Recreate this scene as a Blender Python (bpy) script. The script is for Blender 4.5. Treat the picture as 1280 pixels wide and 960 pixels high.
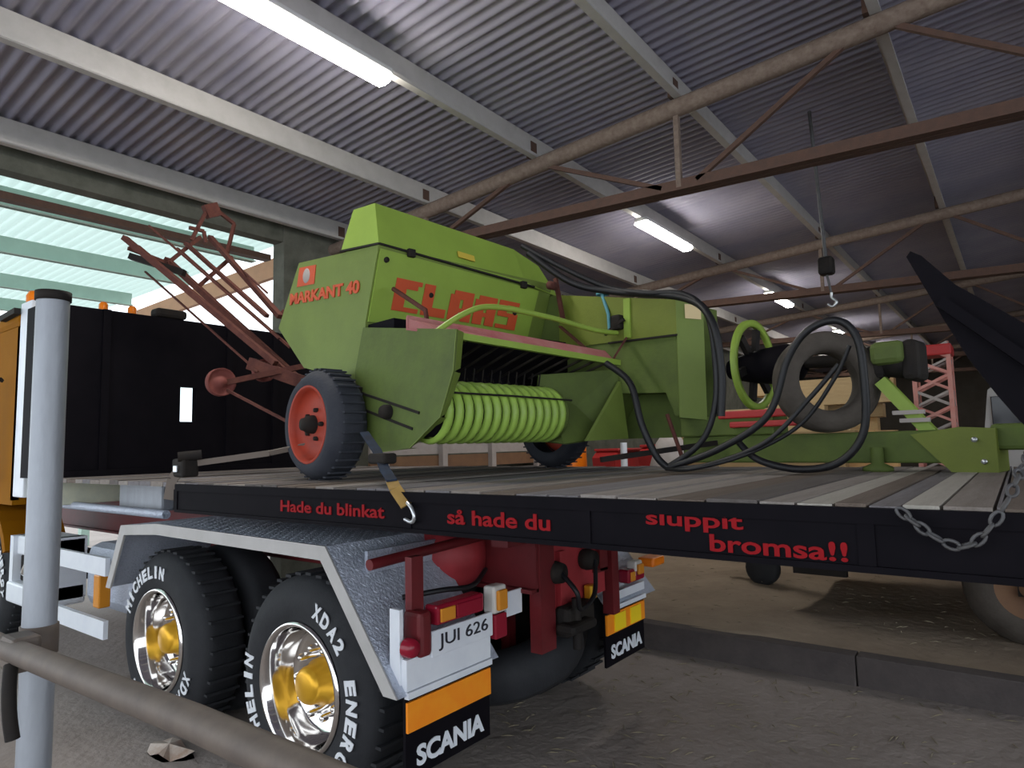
import bpy, bmesh, math, random
from mathutils import Vector, Matrix, Euler
random.seed(7)
for o in list(bpy.data.objects): bpy.data.objects.remove(o, do_unlink=True)
S = bpy.context.scene
COL = S.collection
PI = math.pi
# ------------------------------------------------------------------ camera
CAM_H = 1.67
yaw, pitch, roll = 0.653018, 0.0933779, -0.0229945
F = Vector((-math.sin(yaw)*math.cos(pitch), math.cos(yaw)*math.cos(pitch), math.sin(pitch)))
r = Vector((math.cos(yaw), math.sin(yaw), 0)); u = r.cross(F)
r2 = math.cos(roll)*r + math.sin(roll)*u; u2 = -math.sin(roll)*r + math.cos(roll)*u
cam = bpy.data.cameras.new('camera'); cam.sensor_fit = 'HORIZONTAL'; cam.sensor_width = 36
cam.lens = 825/1280*36; cam.clip_start = 0.05; cam.clip_end = 300
co = bpy.data.objects.new('camera', cam); COL.objects.link(co)
co.matrix_world = Matrix(((r2.x, u2.x, -F.x, 0), (r2.y, u2.y, -F.y, 0), (r2.z, u2.z, -F.z, CAM_H), (0, 0, 0, 1)))
S.camera = co
# ------------------------------------------------------------------ sky and exposure
w = bpy.data.worlds.new('sky'); S.world = w; w.use_nodes = True
bg = w.node_tree.nodes['Background']; bg.inputs[0].default_value = (0.86, 0.93, 1.0, 1); bg.inputs[1].default_value = 1.25
S.view_settings.view_transform = 'Standard'; S.view_settings.look = 'None'
S.view_settings.gamma = 1; S.view_settings.use_curve_mapping = False
S.view_settings.exposure = 1.08
LAMP_STRENGTH = 32.0

# ------------------------------------------------------------------ materials
def mat(name, col, rough=0.6, metal=0.0, col2=None, scale=6.0, amount=0.6, bump=0.0, bscale=40.0,
        emit=None, estr=0.0, trans=0.0, spec=0.4, detail=5.0, rnd=None, stretch=None):
    m = bpy.data.materials.new(name); m.use_nodes = True
    nt = m.node_tree; b = nt.nodes['Principled BSDF']
    b.inputs['Roughness'].default_value = rough; b.inputs['Metallic'].default_value = metal
    b.inputs['Specular IOR Level'].default_value = spec
    b.inputs['Base Color'].default_value = (*col, 1)
    tc = nt.nodes.new('ShaderNodeTexCoord'); vec = tc.outputs['Object']
    if stretch:
        mp = nt.nodes.new('ShaderNodeMapping'); mp.inputs['Scale'].default_value = stretch
        nt.links.new(vec, mp.inputs['Vector']); vec = mp.outputs['Vector']
    if col2 is not None:
        n = nt.nodes.new('ShaderNodeTexNoise'); n.inputs['Scale'].default_value = scale
        n.inputs['Detail'].default_value = detail; n.inputs['Roughness'].default_value = 0.65
        nt.links.new(vec, n.inputs['Vector'])
        rp = nt.nodes.new('ShaderNodeValToRGB')
        rp.color_ramp.elements[0].position = 0.5-amount/2*0.55; rp.color_ramp.elements[0].color = (*col, 1)
        rp.color_ramp.elements[1].position = 0.5+amount/2*0.7; rp.color_ramp.elements[1].color = (*col2, 1)
        nt.links.new(n.outputs['Fac'], rp.inputs['Fac']); src = rp.outputs['Color']
        if rnd:
            oi = nt.nodes.new('ShaderNodeObjectInfo'); r3 = nt.nodes.new('ShaderNodeValToRGB')
            r3.color_ramp.interpolation = 'CONSTANT'
            els = r3.color_ramp.elements
            for i, c in enumerate(rnd):
                e = els[i] if i < 2 else els.new(i/len(rnd))
                e.position = i/len(rnd); e.color = (*c, 1)
            nt.links.new(oi.outputs['Random'], r3.inputs['Fac'])
            mx = nt.nodes.new('ShaderNodeMix'); mx.data_type = 'RGBA'; mx.blend_type = 'MULTIPLY'; mx.inputs[0].default_value = 1
            nt.links.new(src, mx.inputs[6]); nt.links.new(r3.outputs['Color'], mx.inputs[7]); src = mx.outputs[2]
        nt.links.new(src, b.inputs['Base Color'])
    if bump:
        n2 = nt.nodes.new('ShaderNodeTexNoise'); n2.inputs['Scale'].default_value = bscale; n2.inputs['Detail'].default_value = 4
        nt.links.new(vec, n2.inputs['Vector'])
        bp = nt.nodes.new('ShaderNodeBump'); bp.inputs['Strength'].default_value = bump; bp.inputs['Distance'].default_value = 0.02
        nt.links.new(n2.outputs['Fac'], bp.inputs['Height']); nt.links.new(bp.outputs['Normal'], b.inputs['Normal'])
    if emit:
        b.inputs['Emission Color'].default_value = (*emit, 1); b.inputs['Emission Strength'].default_value = estr
    if trans: b.inputs['Transmission Weight'].default_value = trans
    return m
M = {}
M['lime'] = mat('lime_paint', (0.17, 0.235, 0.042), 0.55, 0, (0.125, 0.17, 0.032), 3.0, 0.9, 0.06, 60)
M['lime_bright'] = mat('lime_paint_bright', (0.285, 0.415, 0.06), 0.5, 0, (0.235, 0.34, 0.05), 4.0, 0.8)  # brighter tone of the lime green
M['lime_dark'] = mat('lime_paint_dark', (0.115, 0.165, 0.03), 0.7, 0, (0.07, 0.095, 0.025), 4.0, 0.9, 0.1, 50)  # darker tone of the lime green
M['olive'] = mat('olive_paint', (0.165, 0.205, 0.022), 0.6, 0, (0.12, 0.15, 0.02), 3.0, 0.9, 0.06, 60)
M['band'] = mat('pickup_band_paint', (0.36, 0.56, 0.09), 0.42, 0, (0.27, 0.40, 0.08), 9.0, 0.9)
M['red_letter'] = mat('red_letter_paint', (0.60, 0.085, 0.025), 0.55, 0, (0.50, 0.07, 0.022), 8.0, 0.8)
M['red_dark_letter'] = mat('red_vinyl', (0.27, 0.006, 0.010), 0.7, spec=0.15)
M['wheel_red'] = mat('wheel_red_paint', (0.40, 0.038, 0.012), 0.6, 0, (0.24, 0.03, 0.016), 9.0, 0.8)
M['rust_red'] = mat('rusty_red_paint', (0.062, 0.016, 0.013), 0.85, 0, (0.125, 0.040, 0.026), 16.0, 0.9, 0.2, 60)
M['roller_red'] = mat('roller_red_paint', (0.16, 0.035, 0.03), 0.75, 0, (0.23, 0.07, 0.055), 14.0, 0.9)
M['faded_red'] = mat('faded_red_board', (0.36, 0.07, 0.085), 0.75, 0, (0.42, 0.23, 0.20), 6.0, 0.9)
M['rubber'] = mat('tyre_rubber', (0.012, 0.013, 0.016), 0.75, 0, (0.022, 0.023, 0.027), 10.0, 0.8, 0.1, 80)
M['rubber_dusty'] = mat('dusty_rubber', (0.022, 0.025, 0.036), 0.8, 0, (0.04, 0.042, 0.052), 8.0, 0.9, 0.15, 60)
M['rubber_brown'] = mat('old_rubber', (0.05, 0.04, 0.033), 0.85, 0, (0.10, 0.085, 0.07), 7.0, 0.9, 0.15, 60)
M['hose'] = mat('hose_rubber', (0.008, 0.008, 0.010), 0.5)
M['black'] = mat('black_paint', (0.0035, 0.003, 0.005), 0.7, 0, (0.007, 0.0055, 0.008), 7.0, 0.8, spec=0.08)
M['dark'] = mat('dark_steel', (0.012, 0.011, 0.012), 0.75, 0, (0.028, 0.022, 0.017), 10.0, 0.9, spec=0.2)
M['chrome'] = mat('chrome', (0.82, 0.80, 0.78), 0.09, 1.0)
M['gold'] = mat('gold_hub', (0.78, 0.42, 0.03), 0.35, 0.55)
M['alu'] = mat('checker_plate_aluminium', (0.52, 0.56, 0.66), 0.45, 0.25, (0.40, 0.44, 0.53), 30.0, 0.9, 0.5, 70)
M['white'] = mat('white_paint', (0.80, 0.83, 0.88), 0.4, 0, (0.70, 0.73, 0.80), 6.0, 0.8)
M['cream'] = mat('cream_paint', (0.66, 0.66, 0.50), 0.5, 0, (0.52, 0.54, 0.44), 10.0, 0.8)
M['tyre_white'] = mat('white_tyre_lettering', (0.72, 0.74, 0.78), 0.6)
M['orange'] = mat('orange_reflector', (0.95, 0.25, 0.012), 0.35, 0, (1.0, 0.36, 0.02), 8.0, 0.9)
M['yellow_ref'] = mat('yellow_reflector', (1.0, 0.72, 0.02), 0.3)
M['amber'] = mat('amber_lens', (0.70, 0.27, 0.03), 0.2)
M['red_lens'] = mat('red_lens', (0.28, 0.012, 0.03), 0.2)
M['clear_lens'] = mat('clear_lens', (0.65, 0.62, 0.58), 0.15)
M['chassis'] = mat('dark_red_chassis', (0.16, 0.012, 0.016), 0.5, 0, (0.10, 0.010, 0.012), 6.0, 0.8)
M['chassis_bright'] = mat('red_chassis', (0.42, 0.04, 0.05), 0.5, 0, (0.28, 0.025, 0.03), 6.0, 0.8)
M['yellow'] = mat('yellow_cab_paint', (0.30, 0.115, 0.002), 0.8, 0, (0.25, 0.095, 0.002), 3.0, 0.8, spec=0.1)
M['glass'] = mat('window_glass', (0.9, 0.95, 0.95), 0.02, 0, trans=1.0)
M['plank'] = mat('deck_plank', (0.30, 0.28, 0.27), 0.85, 0, (0.17, 0.15, 0.14), 3.5, 1.0, 0.3, 30,
                 rnd=[(0.75, 0.75, 0.82), (1.0, 0.93, 0.86), (0.5, 0.47, 0.46), (1.15, 1.1, 1.05), (0.62, 0.52, 0.44)], stretch=(10, 0.8, 10))
M['plank_pale'] = mat('pale_deck_plank', (0.46, 0.43, 0.38), 0.85, 0, (0.34, 0.31, 0.27), 3.5, 1.0, 0.3, 30, stretch=(10, 0.8, 10))
M['roof'] = mat('corrugated_iron', (0.25, 0.24, 0.325), 0.6, 0.1, (0.36, 0.34, 0.40), 1.3, 0.9)
M['purlin'] = mat('galvanised_purlin', (0.52, 0.50, 0.49), 0.6, 0.1, (0.40, 0.385, 0.37), 5.0, 0.9)
M['truss'] = mat('truss_flaking_paint', (0.24, 0.185, 0.15), 0.8, 0, (0.11, 0.07, 0.052), 22.0, 1.0, 0.2, 60)
M['truss_rust'] = mat('truss_rust', (0.115, 0.06, 0.042), 0.8, 0, (0.07, 0.043, 0.034), 16.0, 1.0, 0.2, 60)
M['galv'] = mat('galvanised_tube', (0.36, 0.38, 0.42), 0.5, 0.35, (0.26, 0.275, 0.30), 14.0, 0.9, 0.08, 60, stretch=(1, 1, 0.25))
M['rail'] = mat('worn_steel_tube', (0.17, 0.135, 0.11), 0.6, 0.2, (0.10, 0.08, 0.07), 14.0, 0.9)
M['floor'] = mat('dirt_floor', (0.21, 0.175, 0.155), 0.95, 0, (0.36, 0.31, 0.285), 1.6, 1.0, 0.6, 18, detail=12)
M['earth'] = mat('raised_earth', (0.19, 0.145, 0.105), 0.95, 0, (0.34, 0.27, 0.20), 2.2, 1.0, 0.8, 12, detail=12)
M['kerb'] = mat('kerb_concrete', (0.06, 0.05, 0.05), 0.9, 0, (0.105, 0.088, 0.082), 6.0, 1.0, 0.3, 40)
M['wall'] = mat('mottled_wall', (0.06, 0.066, 0.05), 0.9, 0, (0.17, 0.165, 0.14), 3.5, 1.0, 0.3, 20)
M['wall_far'] = mat('far_wall_boards', (0.10, 0.085, 0.07), 0.9, 0, (0.15, 0.13, 0.11), 2.0, 1.0)
M['mint'] = mat('mint_steel', (0.40, 0.54, 0.47), 0.6, 0, (0.34, 0.46, 0.40), 5.0, 0.8)
M['wood_beam'] = mat('orange_wood_beam', (0.50, 0.27, 0.16), 0.7, 0, (0.40, 0.22, 0.13), 6.0, 0.8)
M['timber'] = mat('sawn_timber', (0.78, 0.60, 0.34), 0.8, 0, (0.58, 0.42, 0.22), 5.0, 1.0, 0.2, 30,
                  rnd=[(1, 1, 1), (0.75, 0.7, 0.65), (1.1, 1.05, 0.95), (0.5, 0.45, 0.4), (1.0, 0.8, 0.62)], stretch=(1, 8, 8))
M['impl_red'] = mat('implement_red', (0.50, 0.03, 0.03), 0.5, 0, (0.35, 0.03, 0.03), 5.0, 0.8)
M['sack'] = mat('grey_white_sack', (0.52, 0.48, 0.46), 0.85, 0, (0.40, 0.34, 0.31), 8.0, 0.9)
M['pale_board'] = mat('pale_board', (0.42, 0.38, 0.36), 0.8, 0, (0.32, 0.28, 0.26), 6.0, 0.9)
M['brown_board'] = mat('brown_board', (0.22, 0.12, 0.06), 0.8, 0, (0.15, 0.08, 0.05), 6.0, 0.9)
M['mast_pink'] = mat('faded_red_mast', (0.55, 0.16, 0.13), 0.7, 0, (0.62, 0.38, 0.33), 5.0, 0.9)
M['van'] = mat('van_paint', (0.42, 0.41, 0.40), 0.4)
M['van_glass'] = mat('dark_van_glass', (0.012, 0.012, 0.018), 0.1)
M['strap_yellow'] = mat('yellow_strap', (0.40, 0.25, 0.07), 0.8, 0, (0.30, 0.18, 0.05), 20.0, 0.8)
M['strap_blue'] = mat('blue_black_strap', (0.01, 0.012, 0.025), 0.85, 0, (0.015, 0.035, 0.075), 9.0, 0.6)
M['strap_grey'] = mat('grey_strap', (0.16, 0.13, 0.11), 0.85)
M['steel'] = mat('bright_steel', (0.6, 0.62, 0.64), 0.3, 0.8)
M['chain'] = mat('chain_steel', (0.12, 0.12, 0.13), 0.6, 0.4, (0.07, 0.065, 0.06), 20, 0.9)
M['blue_cap'] = mat('blue_plastic', (0.10, 0.30, 0.36), 0.5)
M['sticker_yellow'] = mat('yellow_sticker', (0.62, 0.46, 0.06), 0.6)
M['sticker_cream'] = mat('cream_sticker', (0.70, 0.55, 0.30), 0.6)
M['straw'] = mat('straw', (0.24, 0.20, 0.13), 0.9, 0, (0.15, 0.125, 0.09), 6.0, 0.9)
M['ink'] = mat('black_ink', (0.02, 0.02, 0.03), 0.6)
M['leaf'] = mat('dry_leaf', (0.55, 0.50, 0.45), 0.9, 0, (0.30, 0.18, 0.12), 12.0, 0.9)
M['lamp_body'] = mat('lamp_body', (0.55, 0.55, 0.55), 0.5)
M['tube'] = mat('lamp_diffuser', (0.9, 0.9, 0.9), 0.5, emit=(1.0, 0.96, 0.88), estr=LAMP_STRENGTH)
M['beacon'] = mat('orange_beacon', (0.9, 0.22, 0.01), 0.3)
def sheet_material():
    m = bpy.data.materials.new('translucent_roof_sheet'); m.use_nodes = True; nt = m.node_tree
    out = nt.nodes['Material Output']; b = nt.nodes['Principled BSDF']
    b.inputs['Base Color'].default_value = (0.50, 0.60, 0.55, 1); b.inputs['Roughness'].default_value = 0.5
    t = nt.nodes.new('ShaderNodeBsdfTranslucent'); t.inputs[0].default_value = (0.46, 0.56, 0.51, 1)
    mx = nt.nodes.new('ShaderNodeMixShader'); mx.inputs[0].default_value = 0.7
    nt.links.new(b.outputs[0], mx.inputs[1]); nt.links.new(t.outputs[0], mx.inputs[2]); nt.links.new(mx.outputs[0], out.inputs[0])
    return m
M['sheet'] = sheet_material()

# ------------------------------------------------------------------ mesh builder
class MB:
    def __init__(s): s.v = []; s.f = []; s.sm = []
    def add(s, vs, fs, smooth=False):
        n = len(s.v); s.v += [Vector(p) for p in vs]
        for f in fs: s.f.append([i+n for i in f]); s.sm.append(smooth)
        return s
    def box(s, x0, x1, y0, y1, z0, z1):
        v = [(x0, y0, z0), (x1, y0, z0), (x1, y1, z0), (x0, y1, z0), (x0, y0, z1), (x1, y0, z1), (x1, y1, z1), (x0, y1, z1)]
        return s.add(v, [(0, 3, 2, 1), (4, 5, 6, 7), (0, 1, 5, 4), (1, 2, 6, 5), (2, 3, 7, 6), (3, 0, 4, 7)])
    def bbox(s, x0, x1, y0, y1, z0, z1, b=0.01):      # box with chamfered edges
        bm = bmesh.new(); bmesh.ops.create_cube(bm, size=1)
        for v in bm.verts: v.co = Vector(((x0+x1)/2+v.co.x*(x1-x0), (y0+y1)/2+v.co.y*(y1-y0), (z0+z1)/2+v.co.z*(z1-z0)))
        bmesh.ops.bevel(bm, geom=list(bm.edges), offset=b, segments=2, affect='EDGES', profile=0.5)
        return s._bm(bm)
    def _bm(s, bm, smooth=False):
        bm.verts.index_update()
        s.add([v.co.copy() for v in bm.verts], [[v.index for v in f.verts] for f in bm.faces], smooth); bm.free(); return s
    def prism(s, poly, axis, a, b):                    # polygon extruded along an axis ('x','y','z')
        def P(p, t):
            return {'x': (t, p[0], p[1]), 'y': (p[0], t, p[1]), 'z': (p[0], p[1], t)}[axis]
        n = len(poly); v = [P(p, a) for p in poly]+[P(p, b) for p in poly]
        fs = [list(range(n)), list(range(2*n-1, n-1, -1))]+[(i, i+n, (i+1) % n+n, (i+1) % n) for i in range(n)]
        return s.add(v, fs)
    def hull(s, a, b):                                 # two matching loops joined
        n = len(a)
        return s.add(list(a)+list(b), [list(range(n)), list(range(2*n-1, n-1, -1))]+[(i, i+n, (i+1) % n+n, (i+1) % n) for i in range(n)])
    def bar(s, p, q, w, h=None):                       # rectangular bar from p to q
        h = h or w; p = Vector(p); q = Vector(q); d = (q-p).normalized()
        up = Vector((0, 0, 1)) if abs(d.z) < 0.95 else Vector((0, 1, 0))
        a = d.cross(up).normalized()*w/2; c = a.cross(d).normalized()*h/2
        L = lambda o: [o+a+c, o-a+c, o-a-c, o+a-c]
        return s.hull(L(p), L(q))
    def tube(s, pts, rad, n=10, closed=False, cap=True):
        pts = [Vector(p) for p in pts]; N = len(pts); rings = []; prev = None
        for i, p in enumerate(pts):
            if closed: d = pts[(i+1) % N]-pts[i-1]
            else: d = pts[min(i+1, N-1)]-pts[max(i-1, 0)]
            d.normalize()
            if prev is None:
                up = Vector((0, 0, 1)) if abs(d.z) < 0.9 else Vector((1, 0, 0)); a = d.cross(up).normalized()
            else: a = (prev-d*prev.dot(d)).normalized()
            prev = a; b = d.cross(a)
            rr = rad[i] if isinstance(rad, (list, tuple)) else rad
            rings.append([p+(a*math.cos(t*2*PI/n)+b*math.sin(t*2*PI/n))*rr for t in range(n)])
        v = [q for g in rings for q in g]; fs = []
        for i in range(N if closed else N-1):
            j = (i+1) % N
            for t in range(n): fs.append((i*n+t, i*n+(t+1) % n, j*n+(t+1) % n, j*n+t))
        s.add(v, fs, True)
        if cap and not closed: s.add(rings[0], [list(range(n))[::-1]]); s.add(rings[-1], [list(range(n))])
        return s
    def lathe(s, prof, c, ax='y', n=40, smooth=True, mtx=None):  # prof: (along, radius)
        v = []; c = Vector(c)
        for (t, rr) in prof:
            for k in range(n):
                a = k*2*PI/n; q = {'y': Vector((rr*math.cos(a), t, rr*math.sin(a))), 'x': Vector((t, rr*math.cos(a), rr*math.sin(a))),
                                   'z': Vector((rr*math.cos(a), rr*math.sin(a), t))}[ax]
                if mtx: q = mtx @ q
                v.append(c+q)
        fs = []
        for i in range(len(prof)-1):
            for k in range(n): fs.append((i*n+k, i*n+(k+1) % n, (i+1)*n+(k+1) % n, (i+1)*n+k))
        return s.add(v, fs, smooth)
    def xf(s, mtx):
        s.v = [mtx @ p for p in s.v]; return s
    def mesh(s, name, off, m):
        me = bpy.data.meshes.new(name); me.from_pydata([tuple(p-off) for p in s.v], [], s.f)
        me.polygons.foreach_set('use_smooth', s.sm); me.materials.append(m)
        bm = bmesh.new(); bm.from_mesh(me); bmesh.ops.recalc_face_normals(bm, faces=bm.faces); bm.to_mesh(me); bm.free()
        me.update(); return me
    def centre(s):
        lo = Vector([min(p[i] for p in s.v) for i in range(3)]); hi = Vector([max(p[i] for p in s.v) for i in range(3)])
        return (lo+hi)/2
POS = {}
def tag(o, label, cat=None, group=None, kind=None):
    if label: o['label'] = label
    if cat: o['category'] = cat
    if group: o['group'] = group
    if kind: o['kind'] = kind
    return o
def solo(name, mb, m, label, cat, group=None, kind=None, base=True):
    c = mb.centre(); c.z = min(p.z for p in mb.v)
    o = bpy.data.objects.new(name, mb.mesh(name, c, M[m])); COL.objects.link(o); o.location = c
    POS[o.name] = c
    return tag(o, label, cat, group, kind)
def structure(name, mb, m, parent=None):
    o = solo(name, mb, m, None, None, kind='structure'); return o
class Thing:
    def __init__(s, name, loc, label, cat, group=None, rz=0, world=True):
        s.root = bpy.data.objects.new(name, None); COL.objects.link(s.root); s.root.location = loc; s.root.rotation_euler.z = rz
        s.root.empty_display_size = 0.1
        tag(s.root, label, cat, group); s.off = Vector(loc) if world else Vector((0, 0, 0))
    def part(s, name, mb, m, parent=None, label=None):
        c = mb.centre(); o = bpy.data.objects.new(name, mb.mesh(name, c, M[m])); COL.objects.link(o)
        p = parent or s.root; o.parent = p
        o.location = c-(POS[p.name] if parent else s.off); POS[o.name] = c
        if label: o['label'] = label
        return o
def child(parent, name, mb, m, label=None, kind=None):       # part of a one-mesh thing or structure
    c = mb.centre(); o = bpy.data.objects.new(name, mb.mesh(name, c, M[m])); COL.objects.link(o)
    o.parent = parent; o.location = c-POS[parent.name]; POS[o.name] = c
    if label: o['label'] = label
    if kind: o['kind'] = kind
    return o
def catmull(pts, k=6, closed=False):
    P = [Vector(p) for p in pts]; out = []; N = len(P)
    for i in range(N if closed else N-1):
        g = lambda j: P[j % N] if closed else P[max(0, min(N-1, j))]
        a, b, c, d = g(i-1), g(i), g(i+1), g(i+2)
        for t in range(k):
            t /= k
            out.append(0.5*((2*b)+(c-a)*t+(2*a-5*b+4*c-d)*t*t+(3*b-a-3*c+d)*t**3))
    if not closed: out.append(P[-1])
    return out
def text_mb(txt, size, bold=0.0, depth=0.002, shear=0.0, space=1.0):
    cu = bpy.data.curves.new('txt', 'FONT'); cu.body = txt; cu.size = size; cu.offset = bold; cu.extrude = depth; cu.shear = shear
    cu.space_character = space; cu.resolution_u = 4; cu.align_x = 'LEFT'
    o = bpy.data.objects.new('txt', cu); COL.objects.link(o)
    dg = bpy.context.evaluated_depsgraph_get(); me = bpy.data.meshes.new_from_object(o.evaluated_get(dg))
    mb = MB(); mb.add([v.co.copy() for v in me.vertices], [list(p.vertices) for p in me.polygons])
    bpy.data.objects.remove(o, do_unlink=True); bpy.data.curves.remove(cu); bpy.data.meshes.remove(me)
    return mb
def fit_text(txt, w, h, bold=0.0, depth=0.002, shear=0.0, space=1.0):
    """text scaled to width w and height h, lower-left at the origin, in the XY plane"""
    mb = text_mb(txt, 1.0, bold, 0.01, shear, space)
    x0 = min(p.x for p in mb.v); x1 = max(p.x for p in mb.v); y0 = min(p.y for p in mb.v); y1 = max(p.y for p in mb.v)
    for p in mb.v: p.x = (p.x-x0)/(x1-x0)*w; p.y = (p.y-y0)/(y1-y0)*h; p.z = p.z*depth/0.01
    return mb
def frame(o, ex, ey):
    ex = Vector(ex).normalized(); ey = Vector(ey); ey = (ey-ex*ey.dot(ex)).normalized(); ez = ex.cross(ey)
    return Matrix(((ex.x, ey.x, ez.x, o[0]), (ex.y, ey.y, ez.y, o[1]), (ex.z, ey.z, ez.z, o[2]), (0, 0, 0, 1)))

# =================================================================== THE SHED
fl = structure('floor', MB().box(-30, 14, -8, 33, -0.2, 0.0), 'floor')
earth = MB(); nx, ny = 70, 60
for j in range(ny+1):
    for i in range(nx+1):
        x = -7+i*(16/nx); y = 5.12+(j/ny)**1.6*26.9
        z = (0.17 if j else 0.10)+0.03*math.sin(x*2.3+y)+0.025*math.sin(y*3.1-x*1.7)+random.uniform(-0.012, 0.012)
        earth.v.append(Vector((x, y, z)))
for j in range(ny):
    for i in range(nx):
        a = j*(nx+1)+i; earth.f.append([a, a+1, a+nx+2, a+nx+1]); earth.sm.append(True)
structure('floor_earth', earth, 'earth')
kb = MB()
x = -7.0
kerb = structure('trim_1', MB().box(-7, 9, 5.16, 5.22, -0.1, 0.12), 'kerb')
while x < 9:
    l = 2.0; dz = random.uniform(-0.006, 0.006)
    child(kerb, 'kerb_block', MB().bbox(x+0.004, x+l-0.004, 5.06, 5.20, -0.05, 0.205+dz, 0.008), 'kerb'); x += l

# roof: corrugated sheets, purlins, trusses
def zp(x): return 4.71+0.065*(x+3.75)
PX = [-6.85+1.55*k for k in range(11)]
TY = [5.35+5.3*k for k in range(5)]+[0.05-5.3*0]
TY = [5.35+5.3*k for k in range(5)]
ceil_ridge = MB()
def corr(x0, x1, y0, per, nper, zf, amp, seg=8):
    mb = MB(); n = nper*seg
    for t, xx in enumerate((x0, x1)):
        for k in range(n+1): mb.v.append(Vector((xx, y0+k*per/seg, zf(xx)+amp*math.cos(k*2*PI/seg))))
    for k in range(n): mb.f.append([k, k+1, n+1+k+1, n+1+k]); mb.sm.append(True)
    return mb
cl = structure('ceiling', MB().box(-7.35, 9.3, -4.06, -4.0, zp(-7)-0.1, zp(9)+0.2), 'roof')
PER = 0.112; NP = 10; WID = PER*NP
first = None; y = -4.0
while y < 32:
    if first is None:
        first = child(cl, 'roof_sheet', corr(-7.3, 9.2, y, PER, NP, lambda q: zp(q)+0.147, 0.018), 'roof')
    else:
        c = first.copy(); COL.objects.link(c); c.parent = cl; c.location = first.location+Vector((0, y+4.0, 0.0))
    y += WID
for px in PX:
    z = zp(px)
    mb = MB().box(px-0.006, px+0.006, -4, 32, z-0.12, z+0.12).box(px, px+0.07, -4, 32, z-0.126, z-0.116).box(px-0.07, px, -4, 32, z+0.116, z+0.128)
    mb.box(px+0.062, px+0.07, -4, 32, z-0.12, z-0.095)
    child(cl, 'purlin', mb, 'purlin')
def zb(x): return 3.8-0.037*min(x, 1.0)
def angle(p, q, w):
    return MB().bar(p, q, w)
for ty in TY:
    mb = MB().tube([(-7.1, ty, zp(-7.1)-0.205), (9, ty, zp(9)-0.205)], 0.08, 12)
    tr = child(cl, 'roof_truss', mb, 'truss')
    b = MB()
    for s in (-1, 1):
        for (xa, xb) in ((-7.1, 1.0), (1.0, 9.0)):
            b.bar((xa, ty+s*0.045, zb(xa)-0.04), (xb, ty+s*0.045, zb(xb)-0.04), 0.075, 0.014); b.bar((xa, ty+s*0.014, zb(xa)+0.015), (xb, ty+s*0.014, zb(xb)+0.015), 0.012, 0.11)
    child(tr, 'bottom_chord', b, 'truss_rust')
    for i, px in enumerate(PX):
        child(tr, 'purlin_clip', MB().box(px-0.05, px+0.012, ty-0.05, ty+0.05, zp(px)-0.105, zp(px)+0.06), 'truss_rust')
        if i % 2 == 1: child(tr, 'post', MB().bar((px, ty, zp(px)-0.2), (px, ty, zb(px)), 0.045), 'truss')
        else:
            for s in (-1, 1):
                if 0 <= i+s < len(PX):
                    qx = PX[i+s]
                    child(tr, 'brace', MB().bar((px+s*0.06, ty, zp(px)-0.19), (qx-s*0.16, ty, zb(qx)+0.03), 0.04), 'truss_rust')
# walls
wl = MB().box(-7.25, -7.02, 4.62, 32, 0.0, 4.5)
structure('wall_left', wl, 'wall')
structure('trim_2', MB().box(-7.22, -7.04, -4, 4.62, 4.24, 4.52), 'wall')
structure('wall_back', MB().box(-7.25, 9.3, 32, 32.2, -0.2, 5.8), 'wall_far')
structure('wall_right', MB().box(9.1, 9.3, 9, 32, -0.2, 5.6), 'wall_far')
structure('trim_3', MB().box(-7.42, -7.30, -4, 4.62, 4.06, 4.13), 'truss_rust')

# lean-to outside the left opening
lt = structure('ceiling_lean_to', MB().box(-7.4, -7.3, -6, 5.0, 4.50, 4.58), 'mint')
def zl(x): return 4.52+0.012*(x+7.3)
fl2 = None; y = -6.2
while y < 4.8:
    if fl2 is None: fl2 = child(lt, 'roof_sheet', corr(-14.2, -7.35, y, 0.13, 8, lambda q: zl(q)+0.05, 0.025, 6), 'sheet')
    else:
        c = fl2.copy(); COL.objects.link(c); c.parent = lt; c.location = fl2.location+Vector((0, y+6.2, 0))
    y += 0.13*8
for px in (-8.35, -10.2, -12.2, -14.0):
    child(lt, 'purlin', MB().box(px-0.03, px+0.03, -6, 5.0, zl(px)-0.20, zl(px)+0.02).box(px, px+0.09, -6, 5.0, zl(px)-0.20, zl(px)-0.185), 'mint')
child(lt, 'gable_beam', MB().bar((-7.4, 5.08, 4.18), (-14.2, 5.08, 3.98), 0.08, 0.26), 'wood_beam', label='orange brown timber beam at the end of the lean-to')
for yy in (-5.8, 5.05): child(lt, 'post', MB().box(-14.1, -13.95, yy-0.07, yy+0.07, 0, zl(-14)-0.1), 'mint')

# =================================================================== LAMPS
LL = ['long glowing strip lamp high up nearest the camera', 'strip lamp over the front part of the baler, second from the camera',
      'strip lamp third from the camera along the roof', 'strip lamp fourth from the camera, seen above the old tyre', 'farthest small strip lamp along the roof']
for (yc, lab) in zip((2.55, 8.42, 13.9, 19.9, 25.3), LL):
    x0 = -3.70; z0 = zp(-3.75)-0.127
    t = Thing('strip_lamp', (x0, yc, z0-0.12), lab, 'lamp', 'strip lamps along the roof')
    t.part('lamp_body', MB().bbox(x0-0.09, x0+0.09, yc-0.76, yc+0.76, z0-0.05, z0, 0.012), 'lamp_body')
    mb = MB()
    prof = [(-0.055, z0-0.05), (-0.06, z0-0.075), (-0.04, z0-0.105), (0, z0-0.115), (0.04, z0-0.105), (0.06, z0-0.075), (0.055, z0-0.05)]
    mb.hull([(x0+a*1.5, yc-0.75, z) for a, z in prof], [(x0+a*1.5, yc+0.75, z) for a, z in prof])
    t.part('diffuser', mb, 'tube')

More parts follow.
